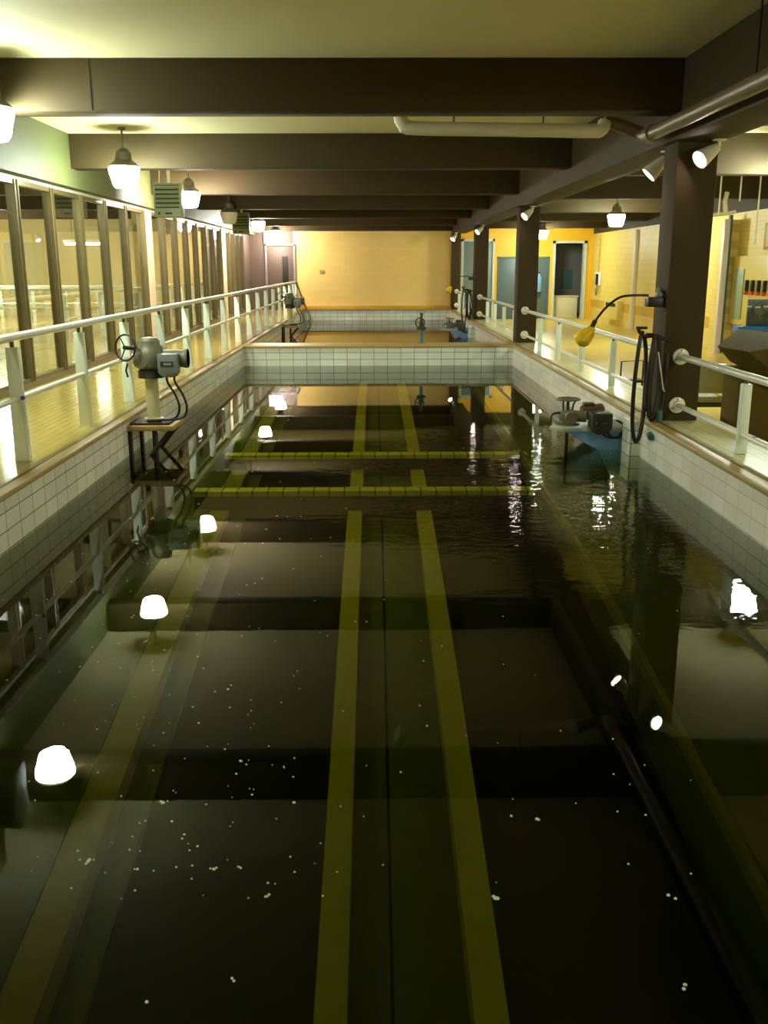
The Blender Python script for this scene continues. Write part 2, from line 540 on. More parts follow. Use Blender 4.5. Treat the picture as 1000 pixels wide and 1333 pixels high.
struct(MB().box(XL - 0.4, XR + 0.4, 40.42, YB, -0.015, ZC - 0.02).build('wall_far_basin', M['tile_y']), 'white tiled far end wall of the second basin', 'wall')
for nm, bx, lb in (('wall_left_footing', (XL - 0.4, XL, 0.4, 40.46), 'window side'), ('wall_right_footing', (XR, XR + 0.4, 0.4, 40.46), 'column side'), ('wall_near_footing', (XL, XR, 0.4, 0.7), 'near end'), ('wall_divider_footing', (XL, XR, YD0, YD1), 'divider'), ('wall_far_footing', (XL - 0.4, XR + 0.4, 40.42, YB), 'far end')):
    struct(MB().box(*bx, -3.4, -0.40).build(nm, M['footing']), 'dark concrete, coloured dim as under murky water, of the %s wall below the waterline' % lb, 'wall')
    struct(MB().box(*bx, -0.40, -0.015).build(nm.replace('footing', 'waterline'), M['mirror_y'] if bx[2] != 0.4 or bx[1] == XR and bx[0] == XL else M['mirror_x']), 'grey green tiles, coloured to strengthen the reflection, of the %s wall under the waterline' % lb, 'wall')
# curb on the column side
struct(MB().box(XR + 0.14, 4.02, Y0, YB, -0.1, ZC - 0.006).build('curb', M['curbtop']), 'low tiled curb carrying the columns and railings', 'curb')
# copings: tan tile edges with a brown line behind
struct(MB().box(XL - 0.10, XL + 0.018, Y0, 40.42, ZC - 0.05, ZC + 0.004, 0.012).build('trim_1', M['coping']), 'tan coping along the window side of the basin', 'coping')
struct(MB().box(XL - 0.125, XL - 0.098, Y0, 40.42, ZC - 0.03, ZC + 0.003).build('trim_2', M['coping_line']), 'brown line behind the window side coping', 'coping')
struct(MB().box(XR - 0.018, XR + 0.11, Y0, 40.42, ZC - 0.05, ZC + 0.004, 0.012).build('trim_3', M['coping']), 'tan coping along the column side of the basin', 'coping')
struct(MB().box(XR + 0.108, XR + 0.142, Y0, 40.42, ZC - 0.03, ZC + 0.003).build('trim_4', M['coping_line']), 'brown line behind the column side coping', 'coping')
struct(MB().box(XL, XR, YD0 - 0.018, YD1 + 0.018, ZC - 0.05, ZC + 0.004, 0.012).build('trim_5', M['coping']), 'tan coping on top of the divider wall', 'coping')
struct(MB().box(XL - 0.1, XR + 0.1, 40.3, YB, ZC - 0.03, ZC + 0.14, 0.012).build('trim_6', M['mustard']), 'mustard base band along the back wall', 'coping')


# basin bottoms slope up towards the far end
def prof(D, y):
    T = {2.0: [(0.7, -1.55), (2.78, -1.33), (3.66, -1.22), (4.54, -1.11), (5.56, -.98), (6.48, -.87), (7.76, -.75), (9.67, -.6), (11.06, -.52), (12.98, -.44), (15.14, -.37), (17.4, -.32), (22, -.27)],
         2.75: [(0.7, -2.2), (3.17, -1.83), (4.15, -1.68), (5.11, -1.53), (6.2, -1.35), (7.17, -1.2), (8.49, -1.03), (10.44, -.83), (11.86, -.72), (13.79, -.61), (15.96, -.51), (18.2, -.44), (22, -.37)],
         3.0: [(0.7, -2.42), (3.3, -2.0), (4.32, -1.84), (5.31, -1.67), (6.42, -1.47), (7.41, -1.31), (8.74, -1.12), (10.7, -.9), (12.12, -.78), (14.06, -.66), (16.24, -.56), (18.48, -.48), (22, -.42)]}[D]
    for (a, za), (b, zb) in zip(T, T[1:]):
        if y <= b:
            return za + (zb - za) * (y - a) / (b - a)
    return T[-1][1]


YS = [0.7, 2, 3, 4, 5, 6, 7, 8, 9, 10, 11, 12, 13, 14, 15, 16, 17, 18, 19, 20, 21, YD0]


def ramp(x0, x1, D, dz=0.0, th=0.3, bev=0.0):
    mb = MB()
    t = bmesh.new()
    rows = []
    for y in YS:
        z = prof(D, y) + dz
        rows.append([t.verts.new(p) for p in ((x0, y, z - th), (x1, y, z - th), (x1, y, z), (x0, y, z))])
    for a, b in zip(rows, rows[1:]):
        for k in range(4):
            t.faces.new((a[k], a[(k + 1) % 4], b[(k + 1) % 4], b[k]))
    t.faces.new(rows[0])
    t.faces.new(list(reversed(rows[-1])))
    mb._add(t)
    return mb


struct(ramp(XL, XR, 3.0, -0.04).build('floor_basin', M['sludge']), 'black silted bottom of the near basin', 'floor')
struct(ramp(-0.17, 0.52, 3.0, -0.03).build('floor_channel', M['channel']), 'murky channel bottom between two pale strips', 'floor')
struct(ramp(0.075, 0.095, 3.0, -0.022, 0.1).build('trim_7', M['sludge']), 'dark seam along the middle of the channel', 'seam')
struct(ramp(-0.34, -0.165, 2.75, 0, 0.4).build('trim_8', M['strip']), 'yellowish strip on the window side of the sunken channel', 'strip')
struct(ramp(0.515, 0.70, 2.75, 0, 0.4).build('trim_9', M['strip']), 'yellowish strip on the column side of the sunken channel', 'strip')
struct(ramp(2.12, XR, 2.0, 0, 1.2).build('floor_ledge', M['bench']), 'sunken green ledge below the column side basin wall', 'ledge')
struct(ramp(2.10, 2.15, 2.0, 0.012, 0.1).build('trim_10', M['edge_dull']), 'pale edge of the sunken ledge', 'strip')  # paler strip along the ledge edge
struct(ramp(XL, -2.06, 2.75, 0.03, 0.6).build('floor_ledge_window_side', M['bench']), 'sunken green ledge below the window side walkway', 'ledge')
struct(ramp(-2.07, -1.82, 2.75, 0.01, 0.6).build('trim_11', M['edge']), 'yellowish border of the window side ledge', 'strip')
struct(ramp(-1.83, -1.62, 3.0, 0.0, 0.6).build('trim_12', M['bench']), 'dim green step beside the window side ledge', 'strip')
struct(MB().box(-2.25, 1.98, 11.42, 11.62, -1.4, -0.565).build('wall_crossbar', M['sludge']), 'dark wall under the nearer sunken crossbar', 'wall')
struct(MB().box(-2.15, 2.2, 13.32, 13.52, -1.3, -0.475).build('wall_crossbar', M['sludge']), 'dark wall under the farther sunken crossbar', 'wall')
struct(MB().box(-2.25, 1.98, 11.4, 11.62, -0.565, -0.50).build('trim_13', M['bar']), 'nearer sunken yellow tiled crossbar', 'bar')
struct(MB().box(-2.15, 2.2, 13.3, 13.52, -0.475, -0.42).build('trim_14', M['bar']), 'farther sunken yellow tiled crossbar', 'bar')
# second basin bottom
struct(MB().box(XL, XR, YD1, 40.42, -1.6, -1.3).build('floor_far_basin', M['channel']), 'murky bottom of the far basin', 'floor')

# water
tag(MB().box(XL + 0.002, XR - 0.002, 0.702, YD0 - 0.002, -3.2, 0.0).build('pool_water', M['water'], smooth=False), 'dark green still water of the near basin', 'water', kind='stuff')
tag(MB().box(XL + 0.002, XR - 0.002, YD1 + 0.002, 40.418, -3.2, -0.01).build('pool_water', M['water_far'], smooth=False), 'still water of the far basin mirroring the yellow wall', 'water', kind='stuff')

# back wall: yellow over the basin, deeper yellow beyond the columns; openings for the doors
struct(MB().box(-3.33, 3.15, YB, YB + 0.25, ZC, ZCEIL).box(-4.42, -3.33, YB, YB + 0.25, 3.62, ZCEIL).build('wall_back', M['yellow']), 'plain yellow end wall behind the far basin', 'wall')
bw = MB()
bw.box(3.15, 3.69, YB, YB + 0.25, -0.1, ZCEIL).box(4.95, 5.16, YB, YB + 0.25, -0.1, ZCEIL).box(7.27, 7.5, YB, YB + 0.25, -0.1, ZCEIL).box(8.74, XRW, YB, YB + 0.25, -0.1, ZCEIL)
bw.box(3.69, 4.95, YB, YB + 0.25, 3.22, ZCEIL).box(5.16, 7.27, YB, YB + 0.25, 2.54, ZCEIL).box(7.5, 8.74, YB, YB + 0.25, 3.12, ZCEIL)
struct(bw.build('wall_back_aisle', M['yellow_hot']), 'deep yellow end wall with doors at the end of the aisle', 'wall')
struct(MB().box(XRW, XRW + 0.25, Y0, YB + 0.25, -0.1, 3.47).build('wall_right', M['yellow_x']), 'pale yellow block wall along the aisle', 'wall')
struct(MB().box(XRW - 0.02, XRW + 0.25, Y0, YB, 3.47, ZCEIL).build('wall_right_header', M['beam']), 'dark header above the aisle wall', 'wall')
struct(MB().box(XRW - 0.012, XRW, 25.2, YB, 0.55, 0.85).build('baseboard_right', M['mustard']), 'mustard stripe along the aisle wall', 'stripe')
struct(MB().box(-15, XRW + 0.3, Y0 - 0.2, Y0, -0.2, ZCEIL).build('wall_front', M['yellow']), 'wall behind the viewer', 'wall')
# bright pier and panel field nearer on the aisle wall
struct(MB().box(8.74, XRW, 24.4, 25.0, ZF, 3.3).build('wall_pier', M['yellow_x']), 'yellow pier standing out from the aisle wall', 'wall')

# beams
BEAMS = [(-0.6, 0.38, ZBEAM), (5.0, 0.38, ZBEAM), (10.56, 0.38, ZBEAM), (16.25, 0.36, 3.74), (21.95, 0.36, 3.74), (27.5, 0.36, 3.74), (32.65, 0.36, 3.74), (38.2, 0.36, 3.72), (40.15, 0.35, 3.60)]
names = ['behind the viewer', 'overhead before the first lamps', 'nearest the viewer in the photo', 'second from the front', 'third from the front', 'fourth from the front', 'fifth from the front', 'sixth from the front', 'hugging the back wall']
for (y, w, z), nm in zip(BEAMS, names):
    struct(MB().box(-4.9, 3.22, y, y + w, z, ZCEIL, 0.008).build('ceiling_beam', M['beam']), 'brown ceiling beam over the basin, ' + nm, 'beam')
    if y < 40:
        struct(MB().box(3.76, XRW, y, y + w, z - 0.1, ZCEIL, 0.008).build('ceiling_beam', M['beam']), 'brown ceiling beam over the aisle, ' + nm, 'beam')
struct(MB().box(3.22, 3.78, Y0, YB, 3.50, ZCEIL, 0.008).build('ceiling_girder', M['beam']), 'long brown girder carried by the row of columns', 'girder')
a_, b_ = at(115, 78, 10.555), at(115, 143, 10.555)
struct(MB().box(a_.x - 0.006, a_.x + 0.006, 10.556, 10.562, b_.z, a_.z).build('trim_16', M['dark']), 'dark vertical joint in the nearest beam', 'joint')
# columns
CY = [(10.85, 3.30, 3.74, 'nearest column, with the coiled hose'), (22.45, 3.33, 3.79, 'second column, at the divider wall'), (32.5, 3.36, 3.81, 'third column, behind the far hose'), (39.9, 3.2, 3.54, 'last column, against the back wall')]
for y, a, b, nm in CY:
    struct(MB().box(a, b, y, y + 0.5, ZC, 3.5, 0.006).build('column', M['column']), 'dark brown square ' + nm, 'column')

# window wall: fascia, windows, pilasters
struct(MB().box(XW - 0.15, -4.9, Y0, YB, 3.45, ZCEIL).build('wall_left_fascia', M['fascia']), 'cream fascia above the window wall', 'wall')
struct(MB().box(XW - 0.06, XW + 0.07, Y0, 38.3, 3.405, 3.45).build('trim_15', M['white_frame']), 'white head strip over the windows', 'trim')
struct(MB().box(XW - 0.08, XW + 0.08, Y0, 38.3, ZC, ZC + 0.09).build('baseboard_left', M['bronze']), 'bronze sill under the windows', 'sill')
for ya, yb in ((10.75, 11.15), (21.9, 22.5), (32.7, 33.5)):
    struct(MB().box(XW - 0.2, XW + 0.10, ya, yb, ZC, 3.45).build('wall_pilaster', M['pilaster']), 'pale pilaster between window bays', 'wall')
edges = []
for y0, y1, n in ((-3.6, 10.75, 9), (11.15, 21.9, 7), (22.5, 32.7, 7), (33.5, 38.2, 4)):
    st = (y1 - y0) / n
    edges += [(y0 + i * st, y0 + (i + 1) * st, i == 0, i == n - 1) for i in range(n)]
for i, (a, b, first, last) in enumerate(edges):
    mw = 0.075
    f = MB()
    if first:
        f.box(XW - 0.07, XW + 0.07, a, a + mw, ZC + 0.09, 3.405)
    f.box(XW - 0.07, XW + 0.07, b - mw, b + (0 if last else mw), ZC + 0.09, 3.405)
    f.box(XW - 0.09, XW + 0.09, b - 0.012, b + 0.012, ZC + 0.09, 3.405)
    f.box(XW - 0.05, XW + 0.05, a, b, 3.34, 3.405).box(XW - 0.05, XW + 0.05, a, b, ZC + 0.09, ZC + 0.14)
    w = struct(f.build('window_%d' % (i + 1), M['bronze'], smooth=False), 'bronze framed full height window, %s along the walkway' % ('pane %d counted from the near end' % (i + 1)), 'window')
    MB().box(XW - 0.006, XW + 0.006, a, b, ZC + 0.12, 3.36).build('glass_pane', M['pane'], w, smooth=False)
struct(MB().box(XW - 0.15, XW + 0.02, 38.2, YB, ZC, 3.45).build('wall_left_end', M['taupe']), 'dark taupe wall between the last window and the taupe door', 'wall')

# door at the end of the walkway
d = MB().box(-4.42, -3.33, YB - 0.03, YB + 0.06, ZC + 0.02, 3.02, 0.006).build('door_1', M['taupe'])
struct(d, 'taupe door with a narrow dark window', 'door')
MB().box(-3.80, -3.55, YB - 0.045, YB - 0.02, 1.15, 2.6, 0.01).build('vision_panel', M['dark'], d)
MB().box(-4.5, -4.42, YB - 0.08, YB, ZC, 3.08).box(-3.33, -3.25, YB - 0.08, YB, ZC, 3.08).box(-4.5, -3.25, YB - 0.08, YB, 3.02, 3.10).build('door_frame', surf('mauve_grey_frame', (130, 120, 124), 0.5), d)
MB().box(-3.50, -3.42, YB - 0.09, YB - 0.03, 1.38, 1.5, 0.01).build('door_handle', M['housing'], d)
struct(MB().box(XW - 0.2, -4.42, YB, YB + 0.25, ZC, ZCEIL).build('wall_back_corner', M['taupe']), 'dark taupe corner wall beside the taupe door', 'wall')
struct(MB().box(-4.42, -3.33, YB, YB + 0.25, 3.1, 3.62).build('wall_transom', M['taupe']), 'taupe wall above the taupe door', 'wall')
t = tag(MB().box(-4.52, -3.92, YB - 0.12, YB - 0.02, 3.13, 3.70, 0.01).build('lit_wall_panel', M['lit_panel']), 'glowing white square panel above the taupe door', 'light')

# doors in the yellow wall of the aisle
d = MB().box(3.72, 4.92, YB + 0.02, YB + 0.08, ZF, 3.2, 0.006).build('door_2', M['greydoor'])
struct(d, 'tall pale blue grey door half hidden by a column', 'door')
MB().box(3.62, 3.72, YB - 0.04, YB + 0.1, ZF, 3.28).box(4.92, 5.0, YB - 0.04, YB + 0.1, ZF, 3.28).box(3.62, 5.0, YB - 0.04, YB + 0.1, 3.18, 3.28).build('door_frame', M['door_frame'], d)
d = struct(MB().box(5.20, 6.21, YB + 0.02, YB + 0.08, ZF, 2.5, 0.006).build('door_3', M['slate_door']), 'slate double door in the deep yellow wall', 'door')
MB().box(6.225, 7.23, YB + 0.02, YB + 0.08, ZF, 2.5, 0.006).build('door_leaf', M['slate_door'], d)
MB().box(5.12, 5.2, YB - 0.03, YB + 0.1, ZF, 2.56).box(7.23, 7.31, YB - 0.03, YB + 0.1, ZF, 2.56).box(5.12, 7.31, YB - 0.03, YB + 0.1, 2.5, 2.57).build('door_frame', M['slate_door'], d)
for x in (6.32, 6.12):
    MB().cyl((x, YB - 0.02, 1.0), (x, YB - 0.02, 1.3), 0.02).build('pull_handle', M['housing'], d)
d = struct(MB().box(7.42, 7.53, YB - 0.05, YB + 0.3, ZF, 3.2).box(8.71, 8.83, YB - 0.05, YB + 0.3, ZF, 3.2).box(7.42, 8.83, YB - 0.05, YB + 0.3, 3.1, 3.2).build('door_4', M['door_frame']), 'open doorway with a pale frame into a grey room', 'door')
struct(MB().box(6.8, 9.3, 43.0, 43.1, ZF, 3.6).box(6.8, 6.9, 40.8, 43.0, ZF, 3.6).box(9.2, 9.3, 40.8, 43.0, ZF, 3.6).build('wall_grey_room', M['greywall']), 'grey walls of the room through the open doorway', 'wall')
struct(MB().box(6.8, 9.3, 40.75, 43.0, ZF - 0.1, ZF).build('floor_grey_room', M['floor_r']), 'floor of the room through the open doorway', 'floor')
struct(MB().box(6.8, 9.3, 40.75, 43.1, 3.6, 3.7).build('ceiling_grey_room', M['greywall']), 'ceiling of the room through the open doorway', 'ceiling')
t = thing('cabinet', 'low pale cabinet standing in the open grey doorway', 'cabinet', (8.1, 41.3, ZF))
MB().box(7.62, 8.66, 41.1, 41.7, ZF, 0.92, 0.01).build('body', M['cabinet'], t)
MB().box(7.58, 8.70, 41.05, 41.75, 0.92, 0.97, 0.008).build('worktop', M['white_wall'], t)
t = thing('notice_board', 'small dark board hanging on the grey wall beyond the doorway', 'board', (8.55, 42.96, 1.6))
MB().box(8.35, 8.75, 42.95, 42.995, 1.25, 2.0, 0.008).build('board', M['teal'], t)
MB().box(8.32, 8.78, 42.96, 43.0, 1.22, 2.03).build('frame', M['housing'], t)

# ------------------------------------------------------------------ the hall beyond the windows
struct(MB().box(-15, XW - 0.1, Y0, 36.2, ZC - 0.15, ZC).build('floor_next_hall', M['deck']), 'yellow floor of the hall beyond the windows', 'floor')
struct(MB().box(-15, XW - 0.1, 36, 36.2, ZC, ZCEIL).build('wall_next_hall', M['next_wall']), 'yellow end wall of the hall beyond the windows', 'wall')
struct(MB().box(-15.2, -15, Y0, 36.2, ZC, ZCEIL).build('wall_next_hall_side', M['white_wall']), 'pale far side wall of the hall beyond the windows', 'wall')
for k, (y, w, z) in enumerate(BEAMS[1:7]):
    struct(MB().box(-15, XW - 0.16, y, y + w, z, ZCEIL).build('ceiling_beam', M['beam']), 'brown beam in the hall beyond the windows, %s' % names[k + 1], 'beam')
for yk, lbl in ((28.0, 'white cross railing seen far off through the nearest windows'), (31.5, 'second white cross railing deeper in the hall beyond the windows')):
    t = thing('railing', lbl, 'railing', (-9, yk, ZC))
    MB().cyl((-14.5, yk, 1.58), (-5.6, yk, 1.58), 0.045).build('top_rail', M['rail'], t)
    MB().cyl((-14.5, yk, 1.05), (-5.6, yk, 1.05), 0.035).build('mid_rail', M['rail'], t)
    for k in range(9):
        x = -14.2 + k * 1.05
        MB().box(x - 0.05, x + 0.05, yk - 0.03, yk + 0.03, ZC, 1.55).build('post', M['post'], t)
t = thing('tube_light', 'lit white tube light hanging in the hall beyond the windows', 'light', (-9.5, 33, 3.0))
MB().box(-10.4, -8.9, 32.9, 33.1, 2.98, 3.08, 0.01).build('housing', M['white_frame'], t)
MB().cyl((-10.35, 33, 2.95), (-8.95, 33, 2.95), 0.035).build('tube', M['tube_lamp'], t)
for x in (-10.1, -9.2):
    MB().cyl((x, 33, 3.08), (x, 33, ZCEIL), 0.01).build('hanger', M['housing'], t)


# ------------------------------------------------------------------ pendant lamps
def pendant(x, y, z, label, globe, group=None, h=1.0):
    """lamp with its globe centre at z"""
    t = thing('pendant_lamp', label, 'lamp', (x, y, z), group)
    MB().lathe([(0.06, -0.185), (0.15, -0.175), (0.18, -0.14), (0.215, 0.0), (0.235, 0.08), (0.232, 0.11), (0.20, 0.145)], (x, y, z), seg=20).build('globe', globe, t)
    MB().lathe([(0.215, 0.118), (0.236, 0.135), (0.21, 0.165), (0.13, 0.23), (0.115, 0.34), (0.06, 0.40), (0.03, 0.41)], (x, y, z), seg=20).build('housing', M['housing'], t)
    MB().lathe([(0.016, 0.40), (0.016, ZCEIL - z - 0.03), (0.06, ZCEIL - z - 0.03), (0.06, ZCEIL - z)], (x, y, z), seg=10).build('rod', M['housing'], t)
    return t


pendant(-3.9, -2.2, 3.58, 'added pendant lamp behind the viewer, lighting the railing posts', M['globe_cool'])  # added out of view to light the near posts and bracket fronts
pendant(-3.88, 10.30, 3.62, 'lit pendant lamp cut off by the edge beside the nearest beam', M['globe_cool'])
pendant(-3.88, 15.6, 3.57, 'large lit pendant lamp hanging before the green fascia, nearest whole one over the walkway', M['globe_cool'])
pendant(-3.93, 21.2, 3.60, 'lit pendant lamp beside the louvred heater over the walkway', M['globe_warm'])
pendant(-3.93, 26.9, 3.50, 'unlit pendant lamp with pale glass over the walkway', M['globe_off'])
pendant(-3.91, 33.4, 3.53, 'small lit pendant lamp far along the walkway, before the white transom panel', M['globe_warm'])
pendant(-3.95, 39.6, 3.46, 'farthest lit pendant lamp, in front of the taupe door', M['globe_far'])
pendant(-13.0, 21.0, 3.45, 'added pendant lamp out of view on the far side of the next hall', M['globe_cool'])  # unseen lamp added to brighten the hall behind the windows
pendant(-13.0, 31.0, 3.45, 'added pendant lamp out of view at the far corner of the next hall', M['globe_warm'])  # second unseen lamp, added for the same brightening
pendant(6.5, 4.75, 3.58, 'lit pendant lamp over the near aisle', M['globe_cool'])
pendant(6.5, 15.7, 3.55, 'lit pendant lamp over the aisle, mirrored in the water by the column side wall', M['globe_cool'])
pendant(6.55, 26.6, 3.40, 'bright lit pendant lamp over the aisle before the yellow block wall', M['globe_cool'])
pendant(6.5, 37.9, 3.38, 'lit pendant lamp beside the second column, before the slate double door', M['globe_cool'])
pendant(-10.9, 28.0, 3.45, 'lit pendant lamp in the hall beyond the nearest windows', M['globe_cool'])


# ------------------------------------------------------------------ louvred heaters
def heater(x, y, z, w, h, label):
    t = thing('unit_heater', label, 'heater', (x, y, z))
    MB().box(x - w / 2, x + w / 2, y, y + 0.35, z - h / 2, z + h / 2, 0.015).build('casing', M['heater'], t)
    for k in range(5):
        zz = z + h * (0.36 - k * 0.13)
        MB().rbox((x, y - 0.015, zz), (w * 0.86, 0.035, h * 0.075), rx=0.6).build('louvre', M['heater'], t)
    MB().box(x - w * 0.43, x + w * 0.43, y - 0.004, y + 0.002, z - h * 0.24, z + h * 0.43).build('recess', M['dark'], t)
    MB().box(x - w * 0.36, x - w * 0.28, y - 0.006, y + 0.002, z - h * 0.43, z - h * 0.36).build('badge', M['dark'], t)
    MB().box(x - w * 0.1, x + w * 0.16, y - 0.006, y + 0.002, z - h * 0.42, z - h * 0.37).build('plate', M['dark'], t)
    MB().cyl((x - w * 0.3, y + 0.1, z + h / 2), (x - w * 0.25, y + 0.1, ZCEIL), 0.012).build('hanger_rod', M['whitepipe'], t)
    MB().cyl((x + w * 0.05, y + 0.1, z + h / 2), (x + w * 0.05, y + 0.1, ZCEIL), 0.035).build('pipe', M['whitepipe'], t)
    return t


heater(-4.15, 20.0, 3.50, 0.55, 0.66, 'grey green louvred heater hanging beside a lit pendant over the walkway')
heater(-4.20, 9.2, 3.45, 0.55, 0.66, 'grey green louvred heater seen mirrored at the very edge of the water')
heater(-4.05, 30.0, 3.47, 0.50, 0.62, 'louvred heater hanging behind the unlit pendant lamp')


# ------------------------------------------------------------------ left railing
XP = -3.26
t = thing('railing', 'long white railing with flat posts along the window side walkway', 'railing', (XP, 20, ZC))
MB().cyl((XP, -2, 1.585), (XP, 40.3, 1.585), 0.038, 14).build('top_rail', M['rail'], t)
MB().cyl((XP + 0.02, -2, 1.04), (XP + 0.02, 40.3, 1.04), 0.028, 12).build('mid_rail', M['rail'], t)
ys = [8.63 - 2.02 * k for k in range(5, 0, -1)] + [8.63, 10.61, 12.55, 14.62, 16.65, 18.75, 20.85, 22.95, 25.05, 27.1, 29.2, 31.3, 33.4, 35.4, 37.4, 39.2, 40.25]
for y in ys:
    MB().prism([(XP - 0.065, ZC), (XP + 0.075, ZC), (XP + 0.055, 1.50), (XP - 0.055, 1.50)], 'Y', y - 0.032, y + 0.032, 0.006).build('post', M['post'], t)
    MB().cyl((XP, y, 1.49), (XP, y, 1.56), 0.02, 8).build('saddle', M['housing'], t)
for y, lb in ((8.6, 'blue tape dot'),):
    MB().lathe([(0.02, 0), (0.02, 0.02)], (XP + 0.07, y - 0.02, 1.05), (0.3, -1, 0), 10).build('tape_mark', M['bluebolt'], t)


# ------------------------------------------------------------------ right railings between columns
def right_rail(y0, y1, posts, label, x=3.52, fl0=True, fl1=True):
    t = thing('railing', label, 'railing', (x, (y0 + y1) / 2, ZC))
    for nm, z, r in (('top_rail', 1.19, 0.038), ('lower_rail', 0.635, 0.03)):
        MB().cyl((x, y0, z), (x, y1, z), r, 14).build(nm, M['rail'], t)
        for yy, s, on in ((y0, 1, fl0), (y1, -1, fl1)):
            if on:
                fl = MB().lathe([(0.092, 0.0), (0.092, 0.012), (0.082, 0.018), (0.055, 0.022), (0.05, 0.05), (0.042, 0.055)], (x, yy, z), (0, s, 0), 24).build('flange', M['rail'], t)
                b = MB()
                for k in range(3):
                    A = PI / 2 + k * 2 * PI / 3
                    b.lathe([(0.009, 0), (0.009, 0.004)], (x + 0.07 * math.cos(A), yy + s * 0.018, z + 0.07 * math.sin(A)), (0, s, 0), 8)
                b.build('screw', M['dark'], fl)
    for y in posts:
        MB().box(x - 0.045, x + 0.045, y - 0.04, y + 0.04, ZC, 1.12, 0.008).build('post', M['post'], t)
        MB().cyl((x, y, 1.11), (x, y, 1.17), 0.02, 8).build('saddle', M['housing'], t)
    return t


rr = right_rail(-2, 10.85, [8.86, 6.7, 4.6, 2.5, 0.4], 'white railing fixed to the front of the nearest column', 3.50, fl0=False)
MB().rbox((3.50, 8.55, 0.665), (0.03, 0.03, 0.012)).build('tape_mark', M['bluebolt'], rr)
right_rail(11.35, 22.45, [11.95, 14.04, 16.18, 18.26, 20.33], 'white railing between the first and second columns', 3.52)
right_rail(22.95, 32.5, [24.3, 26.3, 28.3, 30.2], 'white railing between the second and third columns', 3.55)
right_rail(33.0, 39.9, [35, 37, 38.7], 'white railing behind the far hose coil', 3.4)


# ------------------------------------------------------------------ spotlights on the columns
def spotlight(mount, aim, label, s=1.0, energy=60):
    mount = Vector(mount)
    dv = Vector(aim).normalized()
    t = thing('spotlight', label, 'spotlight', mount)
    MB().lathe([(0.075 * s, -0.0), (0.075 * s, -0.02 * s)], mount, (0, 0, 1), 16).build('mount_plate', M['spot'], t)
    j = mount + Vector((0, 0, -0.07 * s))
    MB().cyl(mount, j, 0.016 * s, 8).build('stem', M['spot'], t)
    c0 = j + dv * 0.02 * s
    MB().lathe([(0.012 * s, 0), (0.045 * s, 0.01 * s), (0.062 * s, 0.07 * s), (0.098 * s, 0.24 * s), (0.1 * s, 0.27 * s), (0.088 * s, 0.265 * s), (0.08 * s, 0.24 * s)], c0, dv, 24, cap=False).build('shade', M['spot'], t)
    MB().lathe([(0.086 * s, 0.252 * s), (0.07 * s, 0.262 * s), (0.001, 0.268 * s)], c0, dv, 20).build('lens', M['spot_face'], t)
    ld = bpy.data.lights.new('spot_beam', 'SPOT')
    ld.energy, ld.color, ld.spot_size, ld.spot_blend, ld.shadow_soft_size = energy, (1.0, 0.78, 0.6), 1.3, 0.6, 0.06
    lo = bpy.data.objects.new('spot_beam', ld)
    COL.objects.link(lo)
    lo.location = c0 + dv * 0.29 * s
    lo.rotation_euler = dv.to_track_quat('-Z', 'Y').to_euler()
    return t


spotlight((3.70, 10.72, 3.505), (-0.86, -0.33, -0.56), 'cream cone spotlight on the front of the nearest column')
spotlight((3.45, 11.75, 3.505), (-0.72, 0.06, -0.72), 'cone spotlight just behind the nearest column, seen from its side')
spotlight((3.60, 22.30, 3.505), (-0.75, -0.35, -0.6), 'small cone spotlight at the top of the second column')
spotlight((3.60, 32.35, 3.505), (-0.75, -0.35, -0.6), 'small cone spotlight at the top of the third column')
spotlight((3.34, 39.75, 3.505), (-0.55, -0.45, -0.7), 'tiny cone spotlight at the top of the last column')

# ------------------------------------------------------------------ ceiling pipes
t = thing('ceiling_pipe', 'white lagged pipe hung crosswise behind the nearest beam', 'pipe', (1.4, 11.3, 3.7))
MB().tube([(0.30, 11.3, 4.25), (0.30, 11.3, 3.85), (0.34, 11.3, 3.73), (0.46, 11.3, 3.69), (1.4, 11.3, 3.675), (2.40, 11.3, 3.66), (2.55, 11.3, 3.67), (2.60, 11.34, 3.75)], 0.075, 14, smooth=4).build('run', M['whitepipe'], t)
for x in (0.9, 1.9):
    MB().cyl((x, 11.3, 3.7), (x, 11.3, ZCEIL), 0.012, 8).build('hanger', M['housing'], t)
t = thing('ceiling_pipe', 'brown pipe running along the girder past the top of the nearest column', 'pipe', (3.05, 8, 3.6))
MB().tube([(3.06, -2, 3.60), (3.06, 5, 3.60), (3.06, 11.1, 3.60)], 0.075, 16).build('run', M['brownpipe'], t)
MB().tube([(3.06, 11.05, 3.60), (3.06, 11.3, 3.61), (3.0, 11.42, 3.66), (2.8, 11.46, 3.74), (2.62, 11.46, 3.80)], 0.072, 14, smooth=4).build('elbow', M['brownpipe'], t)
MB().cyl((3.06, 10.98, 3.60), (3.06, 11.16, 3.60), 0.095, 16).build('coupling', M['brownpipe'], t)
for y in (8.15, 4.0):
    MB().cyl((3.06, y, 3.6), (3.06, y, ZCEIL), 0.009, 8).build('hanger', M['dark'], t)


